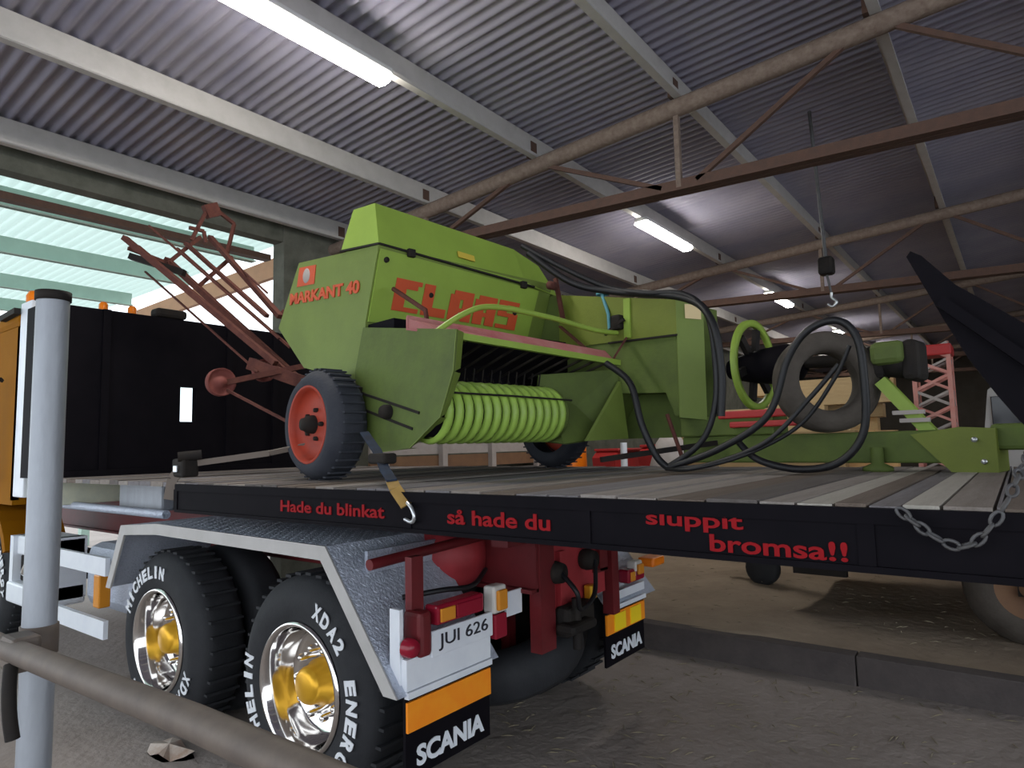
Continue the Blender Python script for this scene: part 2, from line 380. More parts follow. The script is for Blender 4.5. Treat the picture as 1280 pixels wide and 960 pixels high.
# =================================================================== TRUCK
T = Thing('flatbed_truck', (-3.5, 3.1, 0), 'flatbed lorry with black deck, red chassis, chrome wheels and yellow cab', 'truck')
DY0, DY1 = 1.9, 4.42; DZ = 1.5; DX1 = 1.3; DX0 = -6.0
dk = MB()
dk.box(-3.95, DX1, DY0, DY0+0.06, 1.345, 1.47).box(-3.95, DX1, DY0-0.012, DY0+0.08, 1.33, 1.347).box(-3.95, DX1, DY0-0.01, DY0+0.012, 1.452, 1.492)
dk.box(DX0, DX1, DY1-0.06, DY1, 1.345, 1.47)
for xx in (-3.95, -2.0, -1.16, -0.33, 0.7): dk.box(xx-0.02, xx+0.02, DY0-0.006, DY0+0.02, 1.345, 1.46)
for yy in (2.72, 3.45): dk.box(DX0, DX1, yy, yy+0.12, 1.27, 1.46)
for k in range(4, 12): dk.box(-5.9+k*0.6, -5.82+k*0.6, DY0+0.05, DY1-0.05, 1.38, 1.47)
deck = T.part('deck_frame', dk, 'black')
edges = [DX0]
while edges[-1] < DX1-0.05: edges.append(edges[-1]+random.choice((0.14, 0.155, 0.165, 0.13)))
# fixed joints where two pale boards can be told apart
edges = [e for e in edges if not (-0.62 < e < -0.05)]+[-0.60, -0.50, -0.405, -0.325, -0.25, -0.165, -0.06]
edges.sort()
for a, b in zip(edges[:-1], edges[1:]):
    pale = (abs(a+0.50) < 0.001 or abs(a+0.25) < 0.001)
    dz = random.uniform(-0.004, 0.003); dy = random.uniform(-0.01, 0.008)
    T.part('plank', MB().box(a+0.004, b-0.004, DY0+0.014, DY1+dy, 1.472, DZ+dz), 'plank_pale' if pale else 'plank', deck)
def side_text(txt, x0, x1, z0, z1, bold=0.02):
    mb = fit_text(txt, x1-x0, z1-z0, bold, 0.002).xf(frame((x0, DY0-0.003, z0), (1, 0, 0), (0, 0, 1)))
    T.part('lettering', mb, 'red_dark_letter', deck, 'red lettering')
side_text('Hade du blinkat', -2.89, -2.14, 1.378, 1.432)
side_text('s\u00e5 hade du', -1.78, -1.30, 1.376, 1.432)
side_text('sluppit', -0.94, -0.64, 1.405, 1.462)
side_text('bromsa!!', -0.74, -0.375, 1.352, 1.402)
# headboard with a small see-through opening
hb = MB(); hy0, hy1, hz0, hz1 = 1.86, 4.42, 1.5, 2.9
oy0, oy1, oz0, oz1 = 2.94, 3.09, 1.96, 2.28
hx0, hx1 = -6.16, -6.08
hb.box(hx0, hx1, hy0, oy0, hz0, hz1).box(hx0, hx1, oy1, hy1, hz0, hz1).box(hx0, hx1, oy0, oy1, hz0, oz0).box(hx0, hx1, oy0, oy1, oz1, hz1)
hb.box(-6.5, -6.16, hy0, hy0+0.05, hz0, hz1).box(-6.2, -6.02, hy0, hy1, hz0-0.03, hz0+0.05)
hbo = T.part('headboard', hb, 'black')
for yy in (2.3, 3.4, 3.9): T.part('rib', MB().box(hx1-0.002, hx1+0.03, yy-0.03, yy+0.03, hz0, hz1), 'black', hbo)
# wheels
def tyre_profile(R, rin, w):      # along (0 = outer face), radius
    return [(0.02, rin), (0.0, rin+0.03), (-0.012, (R+rin)/2), (0.005, R-0.075), (0.03, R-0.03), (0.055, R-0.008), (0.09, R), (w-0.09, R), (w-0.055, R-0.008), (w-0.03, R-0.03), (w, (R+rin)/2), (w-0.02, rin)]
def arc_text(words, cx, cz, yface, rad, hgt):
    out = MB()
    for (wd, a0, a1) in words:                     # clockwise, degrees
        n = len(wd)
        for i, ch in enumerate(wd):
            a = math.radians(a0+(a1-a0)*(i+0.5)/n); wch = abs(math.radians(a1-a0))*rad/n*0.86
            if ch == 'I': wch *= 0.45
            m = fit_text(ch, wch, hgt, 0.045, 0.002)
            er = Vector((math.cos(a), 0, math.sin(a))); et = Vector((math.sin(a), 0, -math.cos(a)))
            p = Vector((cx, yface, cz))+er*rad-et*wch/2
            m.xf(frame(p, et, er)); out.add(m.v, m.f)
    return out
def truck_wheel(cx, y0, turn, near=True):
    R = 0.53; cz = 0.53; sgn = 1 if near else -1; ax = Vector((cx, y0, cz))
    flip = Matrix.Identity(3) if near else Matrix.Rotation(PI, 3, 'Z')
    ty = T.part('tyre', MB().lathe(tyre_profile(R, 0.295, 0.31), ax, 'y', 56, mtx=flip), 'rubber')
    tread = MB()
    for k in range(40):
        a = k*2*PI/40; c, s_ = math.cos(a), math.sin(a)
        tread.bar(ax+flip @ Vector((c*(R+0.003), 0.055, s_*(R+0.003))), ax+flip @ Vector((c*(R+0.003), 0.255, s_*(R+0.003))), 0.045, 0.014)
    T.part('tread', tread, 'rubber', ty)
    if near:
        wds = [('MICHELIN', 250+turn, 165+turn), ('XDA2', 72+turn, 33+turn), ('ENERGY', 18+turn, -52+turn)]
        T.part('lettering', arc_text(wds, cx, cz, y0-0.010, 0.375, 0.075), 'tyre_white', ty, 'raised white tyre lettering')
    rim = MB().lathe([(0.0, 0.315), (-0.012, 0.308), (-0.012, 0.296), (0.01, 0.285), (0.05, 0.272), (0.10, 0.262), (0.15, 0.256), (0.165, 0.24), (0.16, 0.15), (0.155, 0.1)], ax, 'y', 56, mtx=flip)
    T.part('rim', rim, 'chrome', ty)
    hub = MB().lathe([(0.16, 0.115), (0.12, 0.11), (0.10, 0.095), (0.06, 0.09), (0.04, 0.08), (0.03, 0.06), (0.028, 0.0)], ax, 'y', 32, mtx=flip)
    T.part('hub', hub, 'gold', ty)
    n0 = None
    for k in range(10):
        a = k*2*PI/10; d_ = flip @ Vector((0.165*math.cos(a), 0, 0.165*math.sin(a)))
        if n0 is None: n0 = T.part('wheel_nut', MB().lathe([(0.16, 0.02), (0.105, 0.018), (0.095, 0.012), (0.093, 0.0)], ax+d_, 'y', 8, mtx=flip), 'chrome', ty); d0 = d_
        else: c_ = n0.copy(); COL.objects.link(c_); c_.parent = ty; c_.location = n0.location+d_-d0
for (cx, turn) in ((-2.84, 0), (-4.28, -88)):
    truck_wheel(cx, 1.965, turn)
    T.part('tyre', MB().lathe(tyre_profile(0.53, 0.29, 0.29), (cx, 2.30, 0.53), 'y', 40), 'rubber')
    T.part('tyre', MB().lathe(tyre_profile(0.53, 0.29, 0.29), (cx, 3.55, 0.53), 'y', 40), 'rubber')
    truck_wheel(cx, 4.22, 0, False)
    T.part('axle', MB().tube([(cx, 2.1, 0.53), (cx, 4.1, 0.53)], 0.07, 12), 'dark')
# fenders
def fender(y0, y1, lip):
    out = [(-4.87, 0.80), (-4.67, 1.215), (-4.18, 1.25), (-2.54, 1.235), (-2.07, 0.66)]
    def inset(d):
        return [(-4.87+d*1.0, 0.80), (-4.67+d*0.75, 1.215-d*0.9), (-4.18, 1.25-d), (-2.54-d*0.5, 1.235-d), (-2.07-d*1.25, 0.66)]
    mb = MB(); inn = inset(0.012)
    for i in range(4):
        a, b, c, d = out[i], out[i+1], inn[i+1], inn[i]
        mb.hull([(a[0], y0, a[1]), (b[0], y0, b[1]), (c[0], y0, c[1]), (d[0], y0, d[1])], [(a[0], y1, a[1]), (b[0], y1, b[1]), (c[0], y1, c[1]), (d[0], y1, d[1])])
    f = T.part('fender', mb, 'alu')
    i2 = inset(0.065); yl = lip; mb = MB()
    for i in range(4):
        a, b, c, d = out[i], out[i+1], i2[i+1], i2[i]
        mb.hull([(a[0], yl-0.006, a[1]), (b[0], yl-0.006, b[1]), (c[0], yl-0.006, c[1]), (d[0], yl-0.006, d[1])], [(a[0], yl+0.006, a[1]), (b[0], yl+0.006, b[1]), (c[0], yl+0.006, c[1]), (d[0], yl+0.006, d[1])])
    T.part('lip', mb, 'purlin', f)
    # raised checker marks on the sloping rear plate and top
    ck = MB()
    for (a, b) in ((out[3], out[4]), (out[2], out[3])):
        d = Vector((b[0]-a[0], 0, b[1]-a[1])); L = d.length; d.normalize(); nrm = Vector((-d.z, 0, d.x))
        if nrm.z < 0: nrm = -nrm
        nu = int(L/0.04); nv = int((y1-y0)/0.04)
        for i in range(nu):
            for j in range(nv):
                c = Vector((a[0], 0, a[1]))+d*(i+0.5)*L/nu+Vector((0, y0+(j+0.5)*(y1-y0)/nv, 0))+nrm*0.001
                e = (d+Vector((0, 1, 0))*(1 if (i+j) % 2 else -1)).normalized(); g = e.cross(nrm)
                pts = [c+e*0.014, c+g*0.005, c-e*0.014, c-g*0.005]
                ck.add(pts+[c+nrm*0.003], [(0, 1, 4), (1, 2, 4), (2, 3, 4), (3, 0, 4)])
    o = T.part('checker_pattern', ck, 'alu', f); o['kind'] = 'stuff'
fender(1.90, 2.55, 1.90); fender(3.62, 4.27, 4.27)
# rear white bumper plates, mudflaps
for (ya, yb, near) in ((1.95, 2.49, True), (3.60, 4.11, False)):
    bp_ = MB().box(-2.10, -2.07, ya, yb, 0.70 if not near else 0.675, 0.75 if not near else 0.80)
    bp_.box(-2.085, -2.06, ya, yb, 0.645, 0.672)
    if near: bp_.box(-2.16, -2.10, ya-0.01, ya+0.01, 0.66, 1.0)
    T.part('bumper_plate', bp_, 'white')
    fp = T.part('mudflap', MB().box(-2.105, -2.09, ya+0.01, yb+0.01, 0.315, 0.66), 'black', None, 'black rubber mudflap')
    T.part('reflector', MB().box(-2.09, -2.078, ya+0.012, yb+0.008, 0.505, 0.625), 'orange', fp, 'orange reflective strip')
    if not near:
        for q in (0.10, 0.31): T.part('reflector_panel', MB().box(-2.079, -2.070, ya+q, ya+q+0.14, 0.515, 0.615), 'yellow_ref', fp)
    mb = fit_text('SCANIA', (yb-ya)*0.80, 0.085, 0.035, 0.002).xf(frame((-2.087, ya+0.07, 0.352), (0, 1, 0), (0, 0, 1)))
    T.part('lettering', mb, 'white', fp, 'white lettering')
# number plate
np_ = T.part('number_plate', MB().bbox(-2.075, -2.06, 2.09, 2.50, 0.775, 0.885, 0.004), 'white', None, 'white number plate with black characters')
T.part('lettering', fit_text('JUI 626', 0.33, 0.07, 0.0, 0.002).xf(frame((-2.058, 2.13, 0.795), (0, 1, 0), (0, 0, 1))), 'ink', np_)
# rear lamps
def lamp_cluster(y0, y1, zb_, side):
    c = T.part('tail_light', MB().bbox(-2.14, -2.06, y0, y1, zb_, zb_+0.085, 0.012), 'red_lens')
    T.part('lens', MB().bbox(-2.061, -2.05, y0+0.02, y0+(y1-y0)*0.35, zb_+0.012, zb_+0.07, 0.004), 'amber', c)
    T.part('lens', MB().bbox(-2.061, -2.05, y0+(y1-y0)*0.38, y1-0.02, zb_+0.012, zb_+0.07, 0.004), 'red_lens', c)
lamp_cluster(2.12, 2.44, 0.90, 1); lamp_cluster(3.88, 4.10, 0.77, -1)
for (yy, z0, z1) in ((2.50, 0.87, 1.0), (3.96, 0.80, 0.90)):
    p = T.part('indicator', MB().bbox(-2.12, -2.05, yy, yy+0.10, z0, z1, 0.012), 'clear_lens')
    T.part('lens', MB().bbox(-2.052, -2.03, yy+0.015, yy+0.085, z0+0.015, z1-0.02, 0.008), 'amber', p)
T.part('reflector', MB().bbox(-2.10, -2.05, 2.51, 2.60, 0.75, 0.865, 0.008), 'red_lens')
T.part('marker_light', MB().lathe([(0, 0.0), (0, 0.03), (-0.02, 0.04), (-0.05, 0.04)], (-2.04, 1.97, 0.845), 'x', 20), 'red_lens')
T.part('marker_light', MB().bbox(-2.12, -2.0, 4.12, 4.30, 0.84, 0.90, 0.015), 'beacon')
T.part('lamp_bracket', MB().bbox(-2.16, -2.05, 2.01, 2.085, 0.79, 0.98, 0.02).box(-2.16, -2.12, 2.03, 2.10, 0.9, 1.2), 'chassis')
T.part('data_plate', MB().bbox(-2.085, -2.07, 2.62, 2.75, 0.83, 0.95, 0.004), 'white')
T.part('tail_bar', MB().tube([(-2.30, 1.95, 1.165), (-2.3, 2.75, 1.20)], 0.025, 12), 'chassis')
# chassis
ch = MB()
for yy in (2.78, 3.42): ch.box(-9.2, -2.0, yy, yy+0.09, 0.93, 1.23).box(-9.2, -2.0, yy-0.04, yy+0.09, 1.215, 1.235).box(-9.2, -2.0, yy-0.04, yy+0.09, 0.925, 0.945)
for xx in (-8.5, -7, -5.6, -4.28, -2.84): ch.box(xx-0.06, xx+0.06, 2.8, 3.5, 0.98, 1.18)
T.part('chassis_frame', ch, 'chassis')
rp = MB().box(-2.06, -2.03, 2.96, 3.52, 0.80, 1.18).box(-2.05, -2.0, 3.0, 3.06, 0.8, 1.1)
T.part('rear_post', MB().box(-2.06, -1.99, 2.80, 2.93, 0.62, 1.2).box(-2.06, -1.99, 3.54, 3.62, 0.66, 1.2).box(-2.10, -2.0, 2.55, 3.75, 1.18, 1.25), 'chassis')
T.part('rear_crossmember', rp, 'chassis_bright')  # brighter red than the posts: light on this plate put into its colour
T.part('hitch', MB().bbox(-2.03, -1.93, 2.96, 3.24, 0.66, 0.82, 0.03).bbox(-1.98, -1.86, 2.90, 3.14, 0.70, 0.75, 0.02).tube([(-1.93, 3.04, 0.60), (-1.93, 3.04, 0.86)], 0.025, 12), 'dark')
T.part('hitch_lever', MB().bbox(-2.02, -1.97, 3.26, 3.33, 0.80, 0.88, 0.01), 'gold')
for (yy, zz) in ((2.95, 1.0), (3.28, 1.02)):
    T.part('air_coupling', MB().lathe([(0.0, 0.0), (0.0, 0.05), (-0.05, 0.06), (-0.1, 0.05)], (-1.95, yy, zz), 'x', 20), 'dark')
T.part('air_hose', MB().tube(catmull([(-1.96, 2.95, 1.0), (-1.85, 2.92, 0.92), (-1.88, 3.0, 0.82), (-1.9, 3.18, 0.86), (-1.95, 3.28, 1.02)]), 0.013, 8), 'hose')
T.part('air_hose', MB().tube(catmull([(-2.2, 2.05, 1.02), (-2.1, 2.2, 1.035), (-2.1, 2.4, 1.02), (-2.2, 2.62, 1.05)]), 0.012, 8), 'hose')
T.part('air_tank', MB().lathe([(-3.4, 0.0), (-3.38, 0.12), (-3.3, 0.19), (-2.42, 0.19), (-2.34, 0.15), (-2.31, 0.06), (-2.3, 0.0)], (0, 2.66, 1.10), 'x', 32), 'chassis_bright')
T.part('inner_guard', MB().box(-2.45, -2.43, 2.05, 2.50, 0.75, 1.2), 'alu')
# spare wheel slung under the tail
mt = Matrix.Rotation(math.radians(14), 3, 'X')
sp = T.part('spare_tyre', MB().lathe([(0.10, 0.28), (0.13, 0.34), (0.12, 0.44), (0.07, 0.49), (-0.07, 0.49), (-0.12, 0.44), (-0.13, 0.34), (-0.10, 0.28)], (-2.52, 3.12, 0.52), 'z', 40, mtx=mt), 'rubber')
T.part('rim', MB().lathe([(0.10, 0.28), (0.0, 0.26), (-0.02, 0.12), (-0.02, 0.0)], (-2.52, 3.12, 0.52), 'z', 32, mtx=mt), 'dark', sp)
T.part('carrier_bar', MB().bar((-2.4, 3.05, 0.38), (-2.4, 3.05, 1.0), 0.06).bar((-2.65, 3.2, 0.5), (-2.65, 3.2, 1.0), 0.06), 'chassis')
# side guard, tank, boxes in front of the rear axles
g = MB().box(-6.02, -5.95, 1.92, 1.97, 0.46, 0.98)
sg = T.part('side_guard', g, 'white', None, 'white side guard')
T.part('rail', MB().box(-6.02, -4.90, 1.90, 1.93, 0.865, 0.985), 'white', sg); T.part('rail', MB().box(-6.02, -4.90, 1.90, 1.93, 0.455, 0.575), 'white', sg)
T.part('fuel_tank', MB().bbox(-5.95, -5.05, 2.15, 2.72, 0.50, 0.985, 0.09), 'alu', None, 'aluminium tank')
T.part('toolbox', MB().bbox(-6.78, -6.02, 2.0, 2.6, 1.285, 1.465, 0.012), 'cream', None, 'cream steel box')
T.part('equipment_box', MB().bbox(-5.6, -4.9, 2.25, 2.7, 1.26, 1.46, 0.02), 'galv')
T.part('cat_walk', MB().tube([(-6.9, 2.06, 1.285), (-4.6, 2.15, 1.262)], 0.03, 10), 'alu')
T.part('valve', MB().bbox(-5.3, -5.2, 1.98, 2.06, 0.60, 0.83, 0.01), 'amber')
# cab
cx0, cx1, cy0, cy1, cz0, cz1 = -8.75, -6.92, 1.93, 4.20, 1.30, 2.82
cab = MB()
cab.box(cx0, cx1, cy0, cy0+0.05, cz0, 2.05).box(cx0, cx1, cy0, cy0+0.05, 2.68, cz1).box(cx1-0.95, cx1, cy0, cy0+0.05, 2.05, 2.68).box(cx0, cx0+0.1, cy0, cy0+0.05, 2.05, 2.68)
cab.box(cx0, cx1, cy1-0.05, cy1, cz0, 1.95).box(cx0, cx1, cy1-0.05, cy1, 2.68, cz1).box(cx1-0.2, cx1, cy1-0.05, cy1, 1.95, 2.68).box(cx0, cx0+0.06, cy1-0.05, cy1, 1.95, 2.68)
cab.box(cx0, cx0+0.05, cy0, cy1, cz0, 1.95).box(cx0, cx0+0.05, cy0, cy1, 2.68, cz1)
cab.box(cx1-0.05, cx1, cy0, 2.5, cz0, cz1).box(cx1-0.05, cx1, 3.7, cy1, cz0, cz1).box(cx1-0.05, cx1, 2.5, 3.7, cz0, 1.85).box(cx1-0.05, cx1, 2.5, 3.7, 2.6, cz1)
cab.bbox(cx0, cx1, cy0, cy1, cz1, cz1+0.14, 0.05).box(cx0, cx1, cy0, cy1, cz0-0.04, cz0)
cb = T.part('cab', cab, 'yellow', None, 'yellow cab')
T.part('window_pane', MB().box(cx0+0.1, cx1-0.95, cy0+0.02, cy0+0.026, 2.05, 2.68), 'glass', cb)
T.part('window_pane', MB().box(cx0+0.06, cx1-0.2, cy1-0.03, cy1-0.024, 1.95, 2.68), 'glass', cb)
T.part('window_pane', MB().box(cx0+0.02, cx0+0.026, cy0+0.05, cy1-0.05, 1.95, 2.68), 'glass', cb)
T.part('window_pane', MB().box(cx1-0.03, cx1-0.024, 2.5, 3.7, 1.85, 2.6), 'glass', cb)
T.part('rear_fairing', MB().bbox(-6.92, -6.66, 1.93, 2.05, 1.33, 3.02, 0.01), 'white', cb, 'white strip behind the cab')
T.part('grab_handle', MB().tube(catmull([(-7.2, 1.9, 1.5), (-7.2, 1.86, 1.55), (-7.2, 1.86, 2.3), (-7.2, 1.9, 2.35)]), 0.015, 8), 'dark', cb)
fm = MB()
arc = [(-7.62+0.62*math.cos(a), 0.66+0.60*math.sin(a)) for a in [math.radians(20+i*14) for i in range(11)]]
arc2 = [(-7.62+0.55*math.cos(a), 0.66+0.53*math.sin(a)) for a in [math.radians(20+i*14) for i in range(11)]]
for i in range(10):
    a, b, c, d = arc[i], arc[i+1], arc2[i+1], arc2[i]
    fm.hull([(q[0], 1.93, q[1]) for q in (a, b, c, d)], [(q[0], 2.4, q[1]) for q in (a, b, c, d)])
T.part('front_fender', fm, 'yellow')
truck_wheel(-7.62, 1.98, 40); truck_wheel(-7.62, 4.15, 0, False)
st = MB().bbox(-6.98, -6.30, 1.93, 2.3, 0.45, 0.62, 0.02).bbox(-6.98, -6.30, 1.98, 2.3, 0.84, 1.0, 0.02).box(-6.98, -6.9, 1.95, 2.3, 0.5, 1.0).box(-6.4, -6.3, 1.95, 2.3, 0.5, 1.0)
T.part('step', st, 'white'); T.part('battery_box', MB().bbox(-6.88, -6.42, 2.0, 2.5, 0.62, 0.84, 0.015), 'dark')
T.part('exhaust_pipe', MB().tube(catmull([(-6.72, 2.0, 0.72), (-6.55, 1.95, 0.74), (-6.45, 1.95, 0.85), (-6.55, 1.97, 0.98)]), 0.04, 12), 'chrome')
for yy in (2.29, 2.52):
    T.part('roof_light', MB().lathe([(0.0, 0.035), (0.05, 0.035), (0.07, 0.02), (0.075, 0.0)], (-6.12, yy, 2.9), 'z', 16), 'beacon', hbo, 'orange marker light')
T.part('work_lamp', MB().bbox(-6.2, -6.05, 2.70, 2.98, 2.9, 2.985, 0.03), 'dark', hbo)
T.part('roof_light', MB().lathe([(0.0, 0.06), (0.06, 0.06), (0.10, 0.04), (0.11, 0.0)], (-6.80, 1.99, 3.02), 'z', 16), 'beacon', cb, 'orange beacon')
T.part('mirror_arm', MB().bar((-7.3, 1.9, 2.93), (-6.9, 1.9, 2.95), 0.05, 0.05), 'dark', cb)
# folded loading ramp at the tail end of the deck
def rampo():
    mb = MB()
    low = [(-0.30, 2.365), (-0.285, 2.385), (-0.25, 2.36), (-0.15, 2.23), (-0.06, 2.15), (0.04, 2.06), (0.65, 1.66), (0.70, 1.50), (0.45, 1.50), (0.12, 1.56), (0.0, 1.72), (-0.06, 1.82), (-0.13, 1.95), (-0.19, 2.09)]
    mb.prism(low, 'y', 2.93, 3.05); return mb
rm = T.part('loading_ramp', rampo(), 'black', None, 'black folded loading ramp')
T.part('rib', MB().bar((-0.20, 2.90, 2.17), (0.10, 2.90, 1.86), 0.03, 0.04), 'black', rm)

# =================================================================== BALER (local: x forward, y away, z above the deck)
B = Thing('hay_baler', (-2.86, 2.5, 1.5), 'lime green square baler with red wheel and drawbar, loaded on the deck', 'baler', rz=-math.radians(8), world=False)
side = [(-0.98, 1.45), (0.0, 1.345), (-0.14, 0.92), (-0.19, 0.56), (-0.90, 0.72), (-1.28, 1.04)]
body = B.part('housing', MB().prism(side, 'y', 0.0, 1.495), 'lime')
# front panel, slightly proud and in a brighter green
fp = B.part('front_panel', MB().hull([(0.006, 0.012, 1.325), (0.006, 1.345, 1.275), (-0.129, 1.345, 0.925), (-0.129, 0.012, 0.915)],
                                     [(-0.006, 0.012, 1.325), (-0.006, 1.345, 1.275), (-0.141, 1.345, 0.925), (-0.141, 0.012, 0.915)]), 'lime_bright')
# block letters
LET = {'C': ['1111111', '1111110', '1110000', '1110000', '1110000', '1110000', '1111111'],
       'L': ['1110000', '1110000', '1110000', '1110000', '1110000', '1111111', '1111111'],
       'A': ['0111111', '1111111', '1110111', '1110111', '1111111', '1110111', '1110111'],
       'S': ['1111111', '1110000', '1110000', '1111111', '0000111', '0000111', '1111111']}
def block_word(word, w, h):
    mb = MB(); n = len(word); cw = w/n; gx = cw*0.90/7; gy = h/7
    for i, chh in enumerate(word):
        for rr, row in enumerate(LET[chh]):
            k = 0
            while k < 7:
                if row[k] == '1':
                    e = k
                    while e < 7 and row[e] == '1': e += 1
                    mb.box(i*cw+k*gx, i*cw+e*gx, h-(rr+1)*gy, h-rr*gy, 0, 0.003); k = e
                else: k += 1
    return mb
pn_up = Vector((0.135, 0, 0.40)).normalized(); 
o_ = Vector((-0.128, 0.15, 0.955)); 
def on_panel(v, z): # front panel surface
    return Vector((-0.135+0.135*(z-0.92)/0.41+0.008, v, z))
wb = block_word('CLAAS', 1.06, 0.195).xf(frame(on_panel(0.15, 1.0), (0, 1, -0.015), (0.135, 0, 0.40)))
B.part('lettering', wb, 'red_letter', fp, 'large red block lettering')
mk = fit_text('MARKANT 40', 0.90, 0.08, 0.035, 0.003).xf(frame((-1.10, -0.004, 1.175), (1, 0, -0.085), (0.085, 0, 1)))
B.part('lettering', mk, 'red_letter', body, 'red lettering')
em = B.part('emblem', MB().xf(Matrix()).box(-1.0, -0.76, -0.005, 0.0, 1.27, 1.40) if False else MB().hull([(-1.0, -0.004, 1.285), (-0.76, -0.004, 1.262), (-0.735, -0.004, 1.385), (-0.965, -0.004, 1.412)], [(-1.0, 0.004, 1.285), (-0.76, 0.004, 1.262), (-0.735, 0.004, 1.385), (-0.965, 0.004, 1.412)]), 'red_letter', body, 'red square emblem')
B.part('emblem_mark', MB().lathe([(-0.006, 0.0), (-0.006, 0.045), (-0.004, 0.05), (0.0, 0.05)], (-0.865, 0, 1.337), 'y', 20), 'pale_board', em)
for (vv, zz) in ((0.06, 1.27), (0.42, 1.12), (1.16, 1.10)):
    p = on_panel(vv, zz); B.part('bolt', MB().lathe([(0.012, 0.0), (0.01, 0.016), (-0.01, 0.018)], p, 'x', 12), 'dark', fp)
# top hood
h0 = [(-0.42, 0.0, 1.40), (0.0, 0.0, 1.35), (0.0, 1.22, 1.295), (-0.02, 1.58, 1.26), (-0.42, 1.58, 1.30)]
h1 = [(-0.30, 0.015, 1.64), (-0.06, 0.015, 1.615), (-0.06, 1.16, 1.56), (-0.10, 1.46, 1.50), (-0.30, 1.46, 1.53)]
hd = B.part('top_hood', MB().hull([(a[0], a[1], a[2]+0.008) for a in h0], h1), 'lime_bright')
B.part('seam', MB().bar((0.004, 0.0, 1.352), (0.004, 1.3, 1.297), 0.012, 0.012).bar((0.004, 0.0, 1.352), (-0.42, -0.004, 1.402), 0.012, 0.012), 'dark', hd)
for vv in (0.22, 1.18): B.part('latch', MB().bbox(0.0, 0.03, vv-0.025, vv+0.025, 1.31-0.045*(vv-0.2), 1.36-0.045*(vv-0.2), 0.006), 'dark', hd)
B.part('sticker', MB().hull([(-0.002, 0.60, 1.385), (-0.002, 0.74, 1.378), (-0.012, 0.74, 1.418), (-0.012, 0.60, 1.425)], [(0.004, 0.60, 1.387), (0.004, 0.74, 1.380), (-0.006, 0.74, 1.420), (-0.006, 0.60, 1.427)]), 'sticker_yellow', hd)
B.part('hood_rib', MB().bar((-0.03, 1.23, 1.29), (-0.085, 1.17, 1.56), 0.03, 0.02), 'lime', hd)
# black box painted in for the shade of the cavity behind the pickup
B.part('cavity_shade', MB().box(-0.15, 0.12, 0.02, 1.5, 0.25, 0.90), 'black')
# pickup side plate with rolled edge, near side
pl = [(-0.12, 0.875), (0.72, 0.745), (0.69, 0.54), (0.58, 0.32), (0.32, 0.17), (0.06, 0.155), (-0.17, 0.27), (-0.21, 0.62)]
sp_ = B.part('pickup_side_plate', MB().prism(pl, 'y', -0.03, -0.015), 'lime_dark')
edge = MB()
for i in range(1, 5):
    a, b = pl[i], pl[i+1]
    edge.hull([(a[0], -0.03, a[1]), (b[0], -0.03, b[1]), (b[0]-0.05, 0.06, b[1]+0.03), (a[0]-0.05, 0.06, a[1]+0.0)],
              [(a[0]+0.004, -0.03, a[1]), (b[0]+0.004, -0.03, b[1]-0.004), (b[0]-0.046, 0.06, b[1]+0.026), (a[0]-0.046, 0.06, a[1])])
B.part('rolled_edge', edge, 'lime', sp_)
B.part('slot', MB().bar((-0.24, -0.034, 0.52), (0.42, -0.034, 0.35), 0.008, 0.014).bar((-0.20, -0.034, 0.42), (0.36, -0.034, 0.27), 0.008, 0.014), 'dark', sp_)
B.part('pivot', MB().lathe([(-0.06, 0.0), (-0.06, 0.03), (-0.04, 0.04), (0, 0.04)], (0.14, -0.02, 0.37), 'y', 20), 'dark', sp_)
B.part('spring_link', MB().bar((-0.30, -0.08, 0.58), (-0.12, -0.05, 0.51), 0.03, 0.03).lathe([(-0.05, 0), (-0.05, 0.03), (0.02, 0.03)], (-0.27, -0.05, 0.57), 'y', 14), 'dark', sp_)
# pickup drum: dark core and separate curved bands
drum = B.part('pickup_drum', MB().lathe([(0.02, 0.0), (0.02, 0.135), (0.99, 0.135), (0.99, 0.0)], (0.38, 0, 0.36), 'y', 32), 'black')
NB = 14; bw = 0.95/NB
def band_mb(y0):
    mb = MB(); n = 22; P = []
    for i in range(n+1):
        a = math.radians(150-i*(300/n)); P.append((0.38+0.175*math.cos(a), 0.36+0.168*math.sin(a)))
    w_ = bw*0.34
    prof = [(-w_, -0.022), (-w_*0.85, 0.0), (0, 0.006), (w_*0.85, 0.0), (w_, -0.022)]
    vs = []; fs = []
    for i, p in enumerate(P):
        a = math.radians(150-i*(300/n)); d = Vector((math.cos(a), 0, math.sin(a)))
        for (q, rr) in prof: vs.append(Vector((p[0], y0+q, p[1]))+d*rr)
    k = len(prof)
    for i in range(n):
        for j in range(k-1): fs.append((i*k+j, i*k+j+1, (i+1)*k+j+1, (i+1)*k+j))
    return mb.add(vs, fs, True)
b0 = None
for k in range(NB):
    yk = 0.035+bw*(k+0.5)
    if b0 is None: b0 = B.part('stripper_band', band_mb(yk), 'band', drum); y00 = yk
    else:
        c = b0.copy(); COL.objects.link(c); c.parent = drum; c.location = b0.location+Vector((0, yk-y00, 0))
B.part('tie_wire', MB().tube([(0.555, 0.03, 0.45), (0.558, 0.5, 0.448), (0.556, 1.02, 0.44)], 0.006, 6), 'dark', drum)
B.part('end_disc', MB().lathe([(0.985, 0.16), (1.0, 0.165), (1.01, 0.16), (1.01, 0.0)], (0.38, 0, 0.36), 'y', 32), 'lime_dark', drum)
tn = MB()
for k in range(NB-1):
    yk = 0.035+bw*(k+1)
    for a in (95, 130): tn.bar((0.38+0.13*math.cos(math.radians(a)), yk, 0.36+0.13*math.sin(math.radians(a))), (0.38+0.25*math.cos(math.radians(a-8)), yk, 0.36+0.25*math.sin(math.radians(a-8))), 0.007)
B.part('tines', tn, 'dark', drum)['kind'] = 'stuff'
